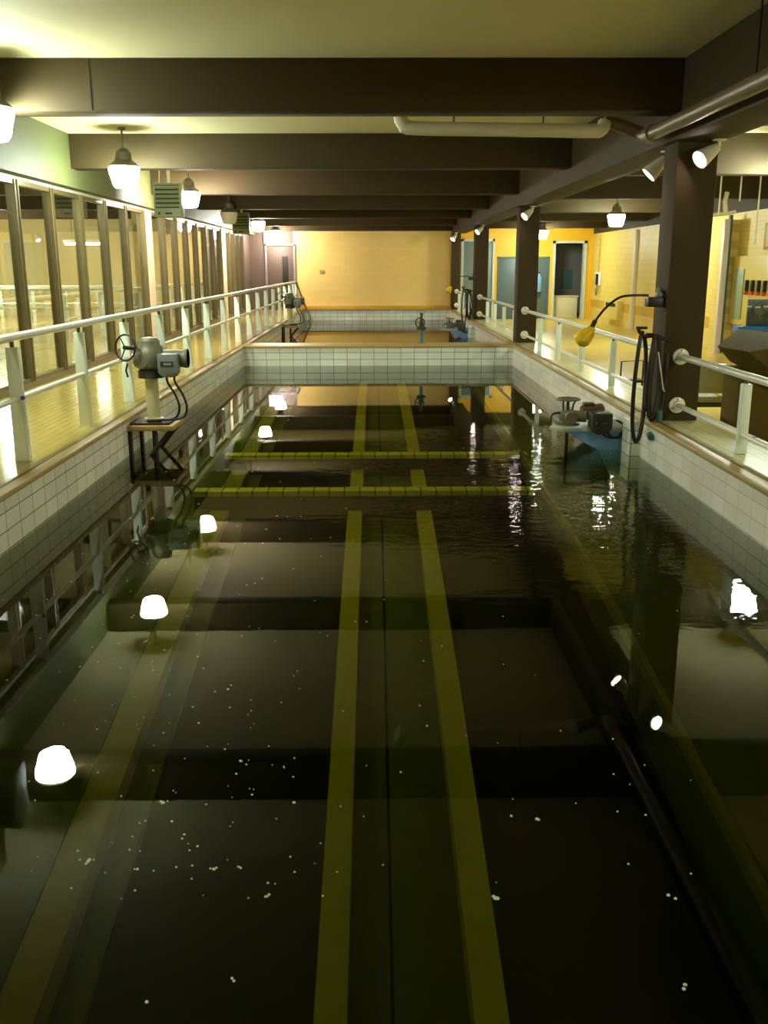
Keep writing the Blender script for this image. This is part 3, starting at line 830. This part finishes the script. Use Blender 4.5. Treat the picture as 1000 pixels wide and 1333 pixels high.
# ------------------------------------------------------------------ valve operators
def left_operator(y, label):
    """motor driven valve operator on a pedestal, bracketed from the window side basin wall"""
    x = -2.70
    t = thing('valve_operator', label, 'valve operator', (x, y, 0.3))
    for s in (-0.28, 0.28):
        MB().box(XL, XL + 0.035, y + s - 0.04, y + s + 0.04, -0.35, 0.30).tube([(XL + 0.03, y + s, -0.28), (-2.45, y + s, 0.30)], 0.026, 6).build('bracket', M['iron'], t)
    MB().box(XL, -2.40, y - 0.34, y + 0.34, 0.30, 0.36, 0.008).build('platform', M['rust'], t)
    MB().box(XL + 0.02, -2.46, y - 0.26, y + 0.26, 0.36, 0.385, 0.006).build('base_plate', M['iron'], t)
    MB().cyl((x, y, -0.9), (x, y, 0.34), 0.035, 10).build('stem', M['cast_dark'], t)
    MB().lathe([(0.12, 0.385), (0.12, 0.41), (0.082, 0.42), (0.078, 0.90), (0.1, 0.92)], (x, y, 0), seg=20).build('pedestal', M['pedestal'], t)
    MB().lathe([(0.155, 0.90), (0.155, 0.99), (0.13, 1.0), (0.125, 1.02)], (x, y, 0), seg=24).build('mounting_flange', M['cast_dark'], t)
    g = MB().lathe([(0.13, 1.0), (0.175, 1.03), (0.19, 1.10), (0.185, 1.19), (0.15, 1.25), (0.125, 1.29), (0.12, 1.34), (0.09, 1.375), (0.02, 1.385)], (x, y, 0), seg=24)
    g.cyl((x - 0.08, y - 0.19, 1.11), (x - 0.08, y + 0.05, 1.11), 0.085, 18)
    g.build('gearbox', M['cast'], t)
    # handwheel faces the pool's near end
    ax = Vector((-0.45, -0.85, 0.1)).normalized()
    wc = Vector((x - 0.25, y - 0.16, 1.27))
    w = MB().ring(wc, ax, 0.152, 0.0115, 32, 8).build('handwheel', M['black'], t)
    sp = MB()
    a1 = ax.orthogonal().normalized()
    a2 = ax.cross(a1)
    for k in range(3):
        A = k * 2 * PI / 3 + 0.4
        sp.cyl(wc, wc + (a1 * math.cos(A) + a2 * math.sin(A)) * 0.152, 0.008, 6)
    sp.cyl(wc - ax * 0.2, wc + ax * 0.02, 0.025, 12)
    sp.build('spokes', M['black'], w)
    MB().tube([(x - 0.24, y - 0.15, 1.08), (x - 0.26, y - 0.16, 1.0), (x - 0.24, y - 0.16, 0.92)], 0.012, 8).build('clutch_lever', M['black'], t)
    # motor and control box
    MB().cyl((x + 0.17, y - 0.02, 1.13), (x + 0.46, y - 0.02, 1.13), 0.105, 20).lathe([(0.112, 0), (0.118, 0.02), (0.112, 0.05)], (x + 0.41, y - 0.02, 1.13), (1, 0, 0), 20).build('motor', M['cast'], t)
    MB().cyl((x + 0.1, y - 0.08, 1.10), (x + 0.24, y - 0.08, 1.10), 0.06, 14).build('coupling', M['cast_dark'], t)
    cb = MB().prism([(x + 0.14, 0.98), (x + 0.20, 0.93), (x + 0.34, 0.93), (x + 0.37, 0.98), (x + 0.37, 1.20), (x + 0.14, 1.20)], 'Y', y - 0.26, y - 0.06, 0.012).build('control_box', M['motor'], t)
    MB().box(x + 0.175, x + 0.325, y - 0.266, y - 0.258, 1.055, 1.115).build('nameplate', M['plate'], cb)
    pm = MB()
    for k in range(5):
        pm.box(x + 0.215 + k * 0.019, x + 0.228 + k * 0.019, y - 0.269, y - 0.264, 1.072, 1.098)
    pm.build('nameplate_mark', M['plate_mark'], cb)
    for k, (dx, end) in enumerate(((0.22, 0.0), (0.31, 0.06))):
        MB().tube([(x + dx, y - 0.16, 0.95), (x + dx + 0.01, y - 0.17, 0.86), (x + dx + 0.10, y - 0.18, 0.70), (x + dx + 0.13, y - 0.16, 0.55), (x + dx + 0.07, y - 0.14, 0.43), (x + dx - 0.12, y - 0.14, 0.405), (x - 0.05, y - 0.16 + end, 0.40)], 0.0145, 8, smooth=5).build('cable', M['black'], t)
    return t


left_operator(11.5, 'near grey valve operator with handwheel, bracketed under the window side walkway')
left_operator(31.0, 'far valve operator on a bracket at the end of the long railing')


def right_operator(y, label, far=False):
    """motor driven valve operator on a blue bracket from the column side basin wall"""
    t = thing('valve_operator', label, 'valve operator', (2.6, y, 0.27))
    MB().prism([(2.16, y - 0.2), (2.3, y - 0.34), (3.12, y - 0.34), (XR, y + 0.34), (2.4, y + 0.34)], 'Z', 0.235, 0.27).build('platform', M['blue_top'], t)
    MB().prism([(2.32, 0.235), (3.10, 0.235), (3.10, -0.32), (2.92, -0.32), (2.78, -0.02)], 'Y', y - 0.30, y - 0.265).build('gusset', M['blue'], t)
    MB().prism([(2.32, 0.235), (3.10, 0.235), (3.10, -0.32), (2.92, -0.32), (2.78, -0.02)], 'Y', y + 0.265, y + 0.30).build('gusset', M['blue'], t)
    MB().box(3.10, XR, y - 0.34, y + 0.34, -0.34, 0.27).build('wall_plate', M['blue'], t)
    x = 2.42
    MB().cyl((x, y, -0.9), (x, y, 0.24), 0.022, 10).build('stem', M['iron'], t)
    MB().lathe([(0.15, 0.27), (0.15, 0.285), (0.105, 0.295), (0.1, 0.33), (0.115, 0.35), (0.11, 0.40), (0.07, 0.44), (0.05, 0.45)], (x, y, 0), seg=24).cyl((x + 0.02, y - 0.17, 0.37), (x + 0.02, y - 0.02, 0.37), 0.075, 18).cyl((x + 0.02, y - 0.04, 0.38), (x + 0.22, y - 0.1, 0.38), 0.07, 18).build('gearbox', M['cast'], t)
    MB().tube([(x - 0.05, y, 0.42), (x - 0.06, y, 0.52), (x - 0.055, y, 0.575)], 0.012, 8).tube([(x + 0.05, y, 0.42), (x + 0.07, y, 0.52), (x + 0.10, y, 0.575)], 0.012, 8).cyl((x, y, 0.42), (x, y, 0.58), 0.02, 10).build('yoke', M['cast_dark'], t)
    w = MB().ring((x, y, 0.585), (0, 0, 1), 0.142, 0.013, 32, 8).build('handwheel', M['cast'], t)
    sp = MB()
    for k in range(4):
        A = k * PI / 2 + 0.5
        sp.cyl((x, y, 0.585), (x + 0.142 * math.cos(A), y + 0.142 * math.sin(A), 0.585), 0.009, 6)
    sp.build('spokes', M['cast'], w)
    MB().tube([(x - 0.22, y - 0.06, 0.30), (x - 0.20, y - 0.05, 0.40), (x - 0.10, y - 0.02, 0.42)], 0.013, 8, smooth=3).build('clutch_lever', M['cast_dark'], t)
    MB().lathe([(0.085, 0), (0.095, 0.02), (0.095, 0.18), (0.1, 0.2), (0.1, 0.26), (0.08, 0.28)], (x + 0.18, y + 0.02, 0.41), (0.95, 0.1, 0.05), 20).build('motor', M['brown_motor'], t)
    MB().box(x + 0.20, x + 0.34, y - 0.02, y + 0.12, 0.49, 0.535, 0.012).build('terminal_cap', M['brown_motor'], t)
    cb = MB().prism([(x + 0.22, 0.24), (x + 0.30, 0.20), (x + 0.42, 0.22), (x + 0.47, 0.28), (x + 0.47, 0.46), (x + 0.22, 0.46)], 'Y', y - 0.42, y - 0.16, 0.014).build('control_box', M['cast_dark'], t)
    MB().box(x + 0.255, x + 0.42, y - 0.426, y - 0.418, 0.32, 0.375).build('nameplate', M['plate'], cb)
    pm = MB()
    for k in range(4):
        pm.box(x + 0.335 + k * 0.02, x + 0.348 + k * 0.02, y - 0.429, y - 0.424, 0.335, 0.36)
    pm.box(x + 0.262, x + 0.285, y - 0.429, y - 0.424, 0.33, 0.365)
    pm.build('nameplate_mark', M['cast'], cb)
    for k in range(2):
        MB().tube([(x + 0.34 + 0.08 * k, y - 0.3, 0.25), (x + 0.42 + 0.06 * k, y - 0.34, 0.17), (x + 0.56 + 0.03 * k, y - 0.36, 0.17), (x + 0.64, y - 0.30, 0.28), (x + 0.72, y - 0.12 - 0.05 * k, 0.33 - 0.02 * k)], 0.014, 8, smooth=5).build('cable', M['black'], t)
    return t


right_operator(11.75, 'near valve operator with flat handwheel on a blue bracket below the nearest column')
right_operator(30.7, 'far valve operator on a blue bracket beside the far hose coil')
# pilasters of the basin wall in front of the brackets
struct(MB().box(3.02, XR, 11.02, 11.36, -0.3, ZC - 0.04).build('wall_basin_pier', M['tile_y']), 'white tiled pier on the basin wall before the near blue bracket', 'wall')
struct(MB().box(2.95, XR, 29.9, 30.3, -0.3, ZC - 0.04).build('wall_basin_pier', M['tile_y']), 'white tiled pier on the far basin wall', 'wall')


# ------------------------------------------------------------------ hose coils, bagged gooseneck lamps
def hose(y, x, label, zt=1.46, zb=0.22):
    t = thing('coiled_hose', label, 'hose', (x, y, zb))
    zm, hh = (zt + zb) / 2, (zt - zb) / 2
    pts = []
    loops = [(-0.06, 0.075, 0.0, hh), (0.08, 0.07, -0.04, hh * 0.74), (0.12, 0.06, 0.05, hh * 0.77)]
    for (dx, wv, dy, h_) in loops:
        for k in range(16):
            A = PI / 2 + 2 * PI * k / 16
            zz = zt - h_ + h_ * math.sin(A)
            pts.append((x + dx + wv * math.cos(A) + 0.02 * k / 16, y + dy + 0.06 * math.cos(A) + 0.03 * math.sin(2 * A), zz - dx * 0.25))
    MB().tube(pts, 0.024, 10, smooth=3).build('hose', M['hose'], t)
    MB().tube([(x + 0.24, y, zt - 0.22), (x + 0.23, y - 0.02, 0.9), (x + 0.20, y, 0.56)], 0.024, 10, smooth=4).build('hose_tail', M['black'], t)
    MB().lathe([(0.033, -0.02), (0.033, 0.1), (0.02, 0.13)], (x + 0.20, y, 0.485), seg=12).build('nozzle', M['teal'], t)
    MB().tube([(x + 0.12, y - 0.05, zt - 0.2), (x + 0.2, y - 0.07, zt - 0.62), (x + 0.22, y - 0.05, zt - 0.64)], 0.008, 6).build('strap', M['post'], t)
    h = thing('hose_hook', 'bracket holding up the ' + ('near' if y < 20 else 'far') + ' dark hose coil', 'hook', (x, y, zt))
    MB().tube([(x - 0.12, y - 0.05, zt + 0.06), (x - 0.1, y - 0.04, zt + 0.02), (x - 0.03, y, zt - 0.03), (x + 0.1, y + 0.02, zt - 0.03), (x + 0.30, y + 0.05, zt - 0.10)], 0.02, 8, smooth=4).build('arm', M['iron'], h)
    MB().box(x - 0.14, x - 0.02, y - 0.06, y, zt + 0.05, zt + 0.08, 0.006).build('lip', M['iron'], h)
    return t


hose(10.70, 3.06, 'near dark hose coil hanging beside the nearest column')
hose(32.3, 3.06, 'far dark hose coil hanging beside the third column')


def gooseneck(y, x, label, s=1.0):
    """control box on a column with a bent black conduit ending in a yellow bagged head"""
    t = thing('bagged_detector', label, 'detector', (x, y, 1.85))
    b = lambda px, pz: Vector((x + px * s, y, 1.85 + pz * s))
    MB().box(x - 0.20 * s, x + 0.0, y - 0.07, y + 0.07, 1.74, 1.85, 0.015).build('control_box', M['black'], t)
    MB().box(x - 0.10 * s, x - 0.02, y - 0.05, y + 0.05, 1.85, 1.90, 0.01).lathe([(0.03, 0), (0.03, 0.06), (0.012, 0.07)], (x - 0.06, y, 1.89), seg=12).build('gland', M['motor'], t)
    MB().cyl((x - 0.03, y, 1.90), (x + 0.12, y + 0.1, 1.90), 0.025, 10).build('conduit', M['taupe'], t)
    MB().tube([b(-0.18, 0.02), b(-0.34, 0.02), b(-0.50, 0.0), b(-0.64, -0.10), b(-0.74, -0.22), b(-0.80, -0.32)], 0.014, 10, smooth=5).build('gooseneck', M['black'], t)
    MB().cyl(b(-0.77, -0.26), b(-0.82, -0.36), 0.028, 10).build('collar', M['black'], t)
    # crumpled yellow bag, tapering to the collar
    rnd = random.Random(int(y))
    bg = MB().lathe([(0.03, 0.0), (0.05, 0.03), (0.07, 0.07), (0.09, 0.13), (0.098, 0.18), (0.075, 0.22), (0.035, 0.24)], b(-0.80, -0.335), (-0.62, 0, -0.8), 18)
    for v in bg.bm.verts:
        v.co += Vector((rnd.uniform(-1, 1), rnd.uniform(-1, 1), rnd.uniform(-1, 1))) * 0.014
    bg.build('bag', M['bag'], t)
    return t


gooseneck(10.98, 3.30, 'bent black gooseneck with a yellow bag, fixed to the nearest column')
gooseneck(32.6, 3.36, 'small gooseneck with a yellow bag, fixed to the third column', 0.95)
t = thing('wall_valve', 'small green capped pipe fitting on the coping beside the near hose', 'valve', (3.32, 10.45, ZC - 0.1))
MB().tube([(3.20, 10.95, 0.42), (3.16, 10.8, 0.37), (3.12, 10.55, 0.33)], 0.03, 10, smooth=4).build('pipe', M['rail'], t)
MB().cyl((3.125, 10.58, 0.335), (3.115, 10.48, 0.32), 0.036, 12).build('cap', M['teal'], t)

# valve stand behind the divider
t = thing('valve_stand', 'small upright valve with a handwheel behind the divider coping', 'valve', (1.1, 22.35, ZC))
MB().cyl((1.1, 22.35, ZC), (1.1, 22.35, 0.78), 0.045, 14).lathe([(0.09, ZC), (0.09, ZC + 0.02), (0.05, ZC + 0.03)], (1.1, 22.35, 0), seg=16).build('pipe', M['teal'], t)
MB().lathe([(0.07, 0.76), (0.11, 0.78), (0.11, 0.82), (0.06, 0.84), (0.05, 0.95), (0.03, 1.0), (0.03, 1.1), (0.05, 1.12), (0.02, 1.15)], (1.1, 22.35, 0), seg=18).build('body', M['cast_dark'], t)
w = MB().ring((1.06, 22.24, 0.93), (-0.3, -1, 0), 0.11, 0.014).build('handwheel', M['cast_dark'], t)
MB().cyl((0.95, 22.27, 0.93), (1.17, 22.21, 0.93), 0.009, 6).cyl((1.06, 22.24, 0.82), (1.06, 22.24, 1.04), 0.009, 6).cyl((1.06, 22.24, 0.93), (1.1, 22.35, 0.93), 0.02, 8).build('spokes', M['cast_dark'], w)
# cable sagging from the end of the long railing
t = tag(MB().tube([(-3.2, 40.2, 1.55), (-3.05, 40.2, 1.1), (-2.82, 40.1, 0.5), (-2.66, 39.9, 0.2), (-2.68, 39.8, 0.02), (-2.86, 39.8, -0.3)], 0.03, 8, smooth=6).build('cable', M['coping_line']), 'brown cable sagging from the end of the railing into the far basin', 'cable')

# ------------------------------------------------------------------ aisle: console, chair, wall panel, board, phone
t = thing('control_console', 'olive brown slanted control console on a pedestal behind the nearest column', 'console', (4.75, 11.8, ZF))
MB().rbox((4.68, 11.75, 0.51), (0.50, 0.42, 0.94), 0.12, 0.012).build('pedestal', M['console'], t)
MB().rbox((4.68, 11.75, ZF + 0.02), (0.56, 0.48, 0.05), 0.12, 0.01).build('plinth', M['dark'], t)
A = [at(934, 451, 11.6), at(961, 428, 12.3), at(1046, 437, 12.0), at(1050, 446, 11.1), at(975, 458, 11.1)]
B = [at(950, 470, 11.75), at(970, 478, 12.1), at(1040, 520, 12.0), at(1040, 512, 11.3), at(976, 479, 11.3)]
MB().hull(A + B).build('desk_head', M['console'], t)
MB().tube([at(975, 459, 11.1) + Vector((0, 0, 0.004)), at(1003, 433, 12.14) + Vector((0, 0, 0.01))], 0.008, 6).build('edge_strip', M['housing'], t)
MB().cyl(at(957, 487, 11.5), at(957, 487, 11.49), 0.02, 10).build('knob', M['dark'], t)

t = thing('picture_board', 'landscape picture board with a blue edge behind the control console', 'picture', (6.2, 13.6, 1.2))
p0, p1 = at(972, 428, 13.5), at(1060, 436, 13.5)
MB().rbox((p0 + p1) / 2 + Vector((0, 0.03, 0.22)), ((p1 - p0).length, 0.03, 0.46)).build('print', M['print'], t)
bq0, bq1 = at(958, 423, 13.35), at(1060, 432, 13.35)
MB().rbox((bq0 + bq1) / 2, ((bq1 - bq0).length, 0.22, 0.06)).build('ledge', M['photo_blue'], t)
MB().rbox((p0 + p1) / 2 + Vector((0.1, 0.15, -0.65)), (0.08, 0.08, 1.2)).build('stand', M['housing'], t)
ft = MB()
for k in range(3):
    q = at(976 + k * 11, 399 + (k % 2), 13.5)
    ft.rbox(q + Vector((0, 0.008, 0)), (0.075, 0.008, 0.022))
ft.build('printed_flecks', M['foam'], t)

t = thing('armchair', 'sage armchair with black arms half hidden by the nearest column', 'chair', (4.5, 12.8, ZF))
cx, cy = 4.46, 12.8
MB().rbox((cx, cy - 0.24, 0.74), (0.46, 0.07, 0.40), 0.0, 0.033, rx=0.1).build('backrest', M['chair'], t)
MB().rbox((cx, cy, 0.46), (0.44, 0.50, 0.09), 0.0, 0.03).build('seat', M['chair'], t)
MB().rbox((cx, cy, 0.385), (0.40, 0.46, 0.06), 0.0, 0.01).build('seat_base', M['housing'], t)
for s_ in (-1, 1):
    MB().tube([(cx + s_ * 0.25, cy - 0.30, 0.66), (cx + s_ * 0.265, cy - 0.1, 0.66), (cx + s_ * 0.265, cy + 0.2, 0.62), (cx + s_ * 0.26, cy + 0.2, 0.42), (cx + s_ * 0.22, cy - 0.2, 0.38)], 0.02, 8, smooth=3).build('armrest', M['black'], t)
MB().cyl((cx - 0.12, cy, ZF + 0.08), (cx - 0.12, cy, 0.37), 0.03, 12).build('stem', M['black'], t)
for k in range(5):
    A = k * 2 * PI / 5 + 0.1
    MB().cyl((cx - 0.12, cy, ZF + 0.09), (cx - 0.12 + 0.26 * math.cos(A), cy + 0.26 * math.sin(A), ZF + 0.03), 0.018, 8).build('foot', M['black'], t)
t = thing('folding_chair', 'small dark framed chair behind the railing near the hose', 'chair', (3.95, 15.0, ZF))
q = at(814, 495, 15.0)
t.location = (q.x, 15.0, ZF)
MB().tube([(q.x - 0.05, 15.1, ZF), (q.x - 0.05, 15.1, 0.72), (q.x + 0.3, 15.1, 0.74), (q.x + 0.3, 15.1, ZF)], 0.015, 8).build('frame', M['black'], t)
MB().box(q.x - 0.05, q.x + 0.3, 14.95, 15.3, 0.40, 0.44, 0.01).build('seat', M['black'], t)

# wall panel with red handled valves
t = thing('wall_mounted_valve_board', 'yellow wall panel with a row of red tipped handles on the aisle wall', 'panel', (9.0, 23.5, 0.8))
MB().box(8.98, XRW - 0.005, 17.0, 24.3, 0.78, 2.42, 0.01).build('board', M['panel'], t)
MB().box(8.955, 8.985, 23.5, 24.05, 0.92, 2.12, 0.006).build('sage_plate', M['sage_panel'], t)
for k in range(9):
    y = 23.2 - k * 0.36
    hd = MB().box(8.90, 8.98, y - 0.035, y + 0.035, 1.60, 1.86, 0.008).build('handle', M['dark'], t)
    MB().lathe([(0.02, -0.05), (0.05, -0.03), (0.05, 0.03), (0.02, 0.05)], (8.93, y, 1.56), seg=10).build('tip', M['red'], hd)
t = thing('framed_panel_on_wall', 'pale framed panel high on the aisle wall above the red handles', 'panel', (9.05, 22, 3.0))
MB().box(9.0, XRW, 20.5, 22.6, 2.55, 3.15, 0.02).build('frame', M['coping'], t)
MB().box(8.99, 9.02, 20.6, 22.45, 2.62, 3.08, 0.01).build('panel', M['panel'], t)
t = thing('conduit', 'pale lilac conduit rising beside the yellow pier', 'conduit', (8.75, 24.2, ZF))
MB().box(8.66, 8.80, 24.22, 24.36, ZF, 3.3, 0.01).build('run', M['lilac'], t)
MB().box(8.80, 8.88, 24.3, 24.4, ZF, 3.4, 0.005).build('channel', M['teal'], t)
for k, (u, v0, v1) in enumerate(((966, 228, 262), (988, 262, 318), (937, 262, 280))):
    a, b = at(u, v0, 20.0), at(u, v1, 20.0)
    tag(MB().cyl((a.x, 20.0, ZCEIL), (a.x, 20.0, b.z), 0.018, 8).build('hanger_rod', M['whitepipe']), ['thin pale rod hanging from the aisle ceiling above the yellow pier', 'thin pale rod hanging beside the high framed wall panel', 'thin pale rod hanging just behind the nearest column'][k], 'rod')
t = thing('ceiling_conduit', 'pale grey pipe with elbow just behind the top of the nearest column', 'pipe', (7.4, 21, 3.2))
MB().tube([at(925, 280, 21), at(945, 278, 21), at(958, 276, 21)], 0.04, 8).tube([at(945, 278, 21), at(944, 262, 21), at(947, 250, 21)], 0.05, 8).build('pipe', M['whitepipe'], t)

t = thing('wall_telephone', 'white wall telephone with dark handset on the yellow block wall', 'telephone', (9.0, 39.3, 1.75))
MB().box(9.02, XRW, 38.8, 39.6, 1.42, 1.95, 0.02).build('body', M['white_frame'], t)
MB().box(8.95, 9.03, 39.0, 39.25, 1.45, 1.88, 0.03).build('handset', M['black'], t)
MB().tube([(8.99, 39.1, 1.45), (8.99, 39.0, 1.2), (8.99, 39.15, 1.05), (8.99, 39.3, 1.3)], 0.02, 8, smooth=5).build('cord', M['coping_line'], t)
MB().cyl((9.06, 39.2, 1.95), (9.06, 39.2, 3.4), 0.012, 6).build('wire', M['coping'], t)
t = thing('baseboard_heater', 'low yellowish wall heater with a dark slot under the aisle wall stripe', 'heater', (9.0, 36.2, 0.6))
MB().box(8.88, XRW, 35.2, 37.2, 0.25, 0.95, 0.02).build('casing', M['panel'], t)
MB().box(8.86, 8.89, 35.5, 36.9, 0.72, 0.85).build('slot', M['dark'], t)
t = thing('conduit', 'pale vertical conduit on the block wall behind the gooseneck', 'conduit', (9.05, 32.6, ZF))
q = at(824, 380, 33)
MB().box(9.0, XRW - 0.004, 33.65, 33.95, ZF, 3.4, 0.01).build('run', M['whitepipe'], t)
t = thing('fire_extinguisher', 'blue cylinder hanging beside the second column on the slate door', 'extinguisher', (7.0, 40.3, 1.2))
MB().lathe([(0.10, 1.15), (0.12, 1.18), (0.12, 1.72), (0.06, 1.82), (0.04, 1.9)], (6.85, 40.32, 0), seg=16).build('cylinder', M['blue'], t)
MB().box(6.8, 6.9, 40.3, 40.5, 1.88, 1.95).build('bracket', M['dark'], t)
tag(MB().box(-2.25, -2.05, YB - 0.03, YB, 1.9, 2.05, 0.02).build('wall_outlet', M['coping']), 'small brown box on the yellow end wall beside the taupe door', 'outlet')

# ------------------------------------------------------------------ floating foam
rnd = random.Random(11)


def fleck(x, y, s):
    mb = MB()
    for k in range(rnd.choice((1, 2, 3))):
        a = s * rnd.uniform(0.5, 1.0)
        mb.lathe([(a * 0.4, -0.002), (a, 0.0), (a * 0.8, 0.004), (a * 0.2, 0.006)], (x + rnd.uniform(-1, 1) * s * 1.3, y + rnd.uniform(-1, 1) * s * 1.3, 0), seg=7)
    return mb


big = [(211, 1045), (216, 1044), (178, 1132), (190, 1306), (278, 1132), (348, 1165), (311, 1130), (386, 987), (262, 940), (385, 1045), (871, 1165), (876, 1172), (805, 1058), (800, 962), (666, 1062), (702, 1066), (890, 1285), (120, 842), (155, 838), (215, 846), (190, 835), (302, 1275), (45, 1043), (118, 1122), (430, 700), (360, 672), (297, 897), (220, 905), (316, 990), (645, 1168)]
for u, v in big:
    d_ = _R * ((u - 500) / FPX) - _U * ((v - 666.5) / FPX) + _F
    k = -CAMH / d_.z
    fo = fleck(d_.x * k, d_.y * k, rnd.uniform(0.006, 0.010)).build('foam_fleck', M['foam'])
    tag(fo, 'pale foam fleck floating on the dark near basin', 'foam', 'foam flecks on the water')
mb = MB()
for k in range(300):
    v = 545 + 640 * rnd.random() ** 1.25
    u = min(rnd.gauss(230, 130), 900) if rnd.random() < 0.8 else rnd.uniform(250, 900)
    d_ = _R * ((u - 500) / FPX) - _U * ((v - 666.5) / FPX) + _F
    kk = -CAMH / d_.z
    x, y = d_.x * kk, d_.y * kk
    if XL + 0.1 < x < XR - 0.1 and y < 20:
        a = rnd.uniform(0.0018, 0.0045) * (1 + 0.10 * y)
        mb.lathe([(a * 0.5, -0.001), (a, 0.0), (a * 0.6, 0.004)], (x, y, 0), seg=6)
tag(mb.build('floating_specks', M['foam']), 'tiny pale specks scattered over the near basin water', 'specks', kind='stuff')

# ------------------------------------------------------------------ world and view
w = bpy.data.worlds.new('world')
sc.world = w
w.use_nodes = True
bg = w.node_tree.nodes['Background']
bg.inputs['Color'].default_value = (0.5, 0.5, 0.4, 1)
bg.inputs['Strength'].default_value = 0.02
sc.view_settings.view_transform = 'Standard'
sc.view_settings.look = 'None'
sc.view_settings.gamma = 1.0
sc.view_settings.use_curve_mapping = False
sc.view_settings.exposure = 0.68
sc.cycles.max_bounces = 10
sc.cycles.transparent_max_bounces = 16
sc.cycles.diffuse_bounces = 5
sc.cycles.glossy_bounces = 5
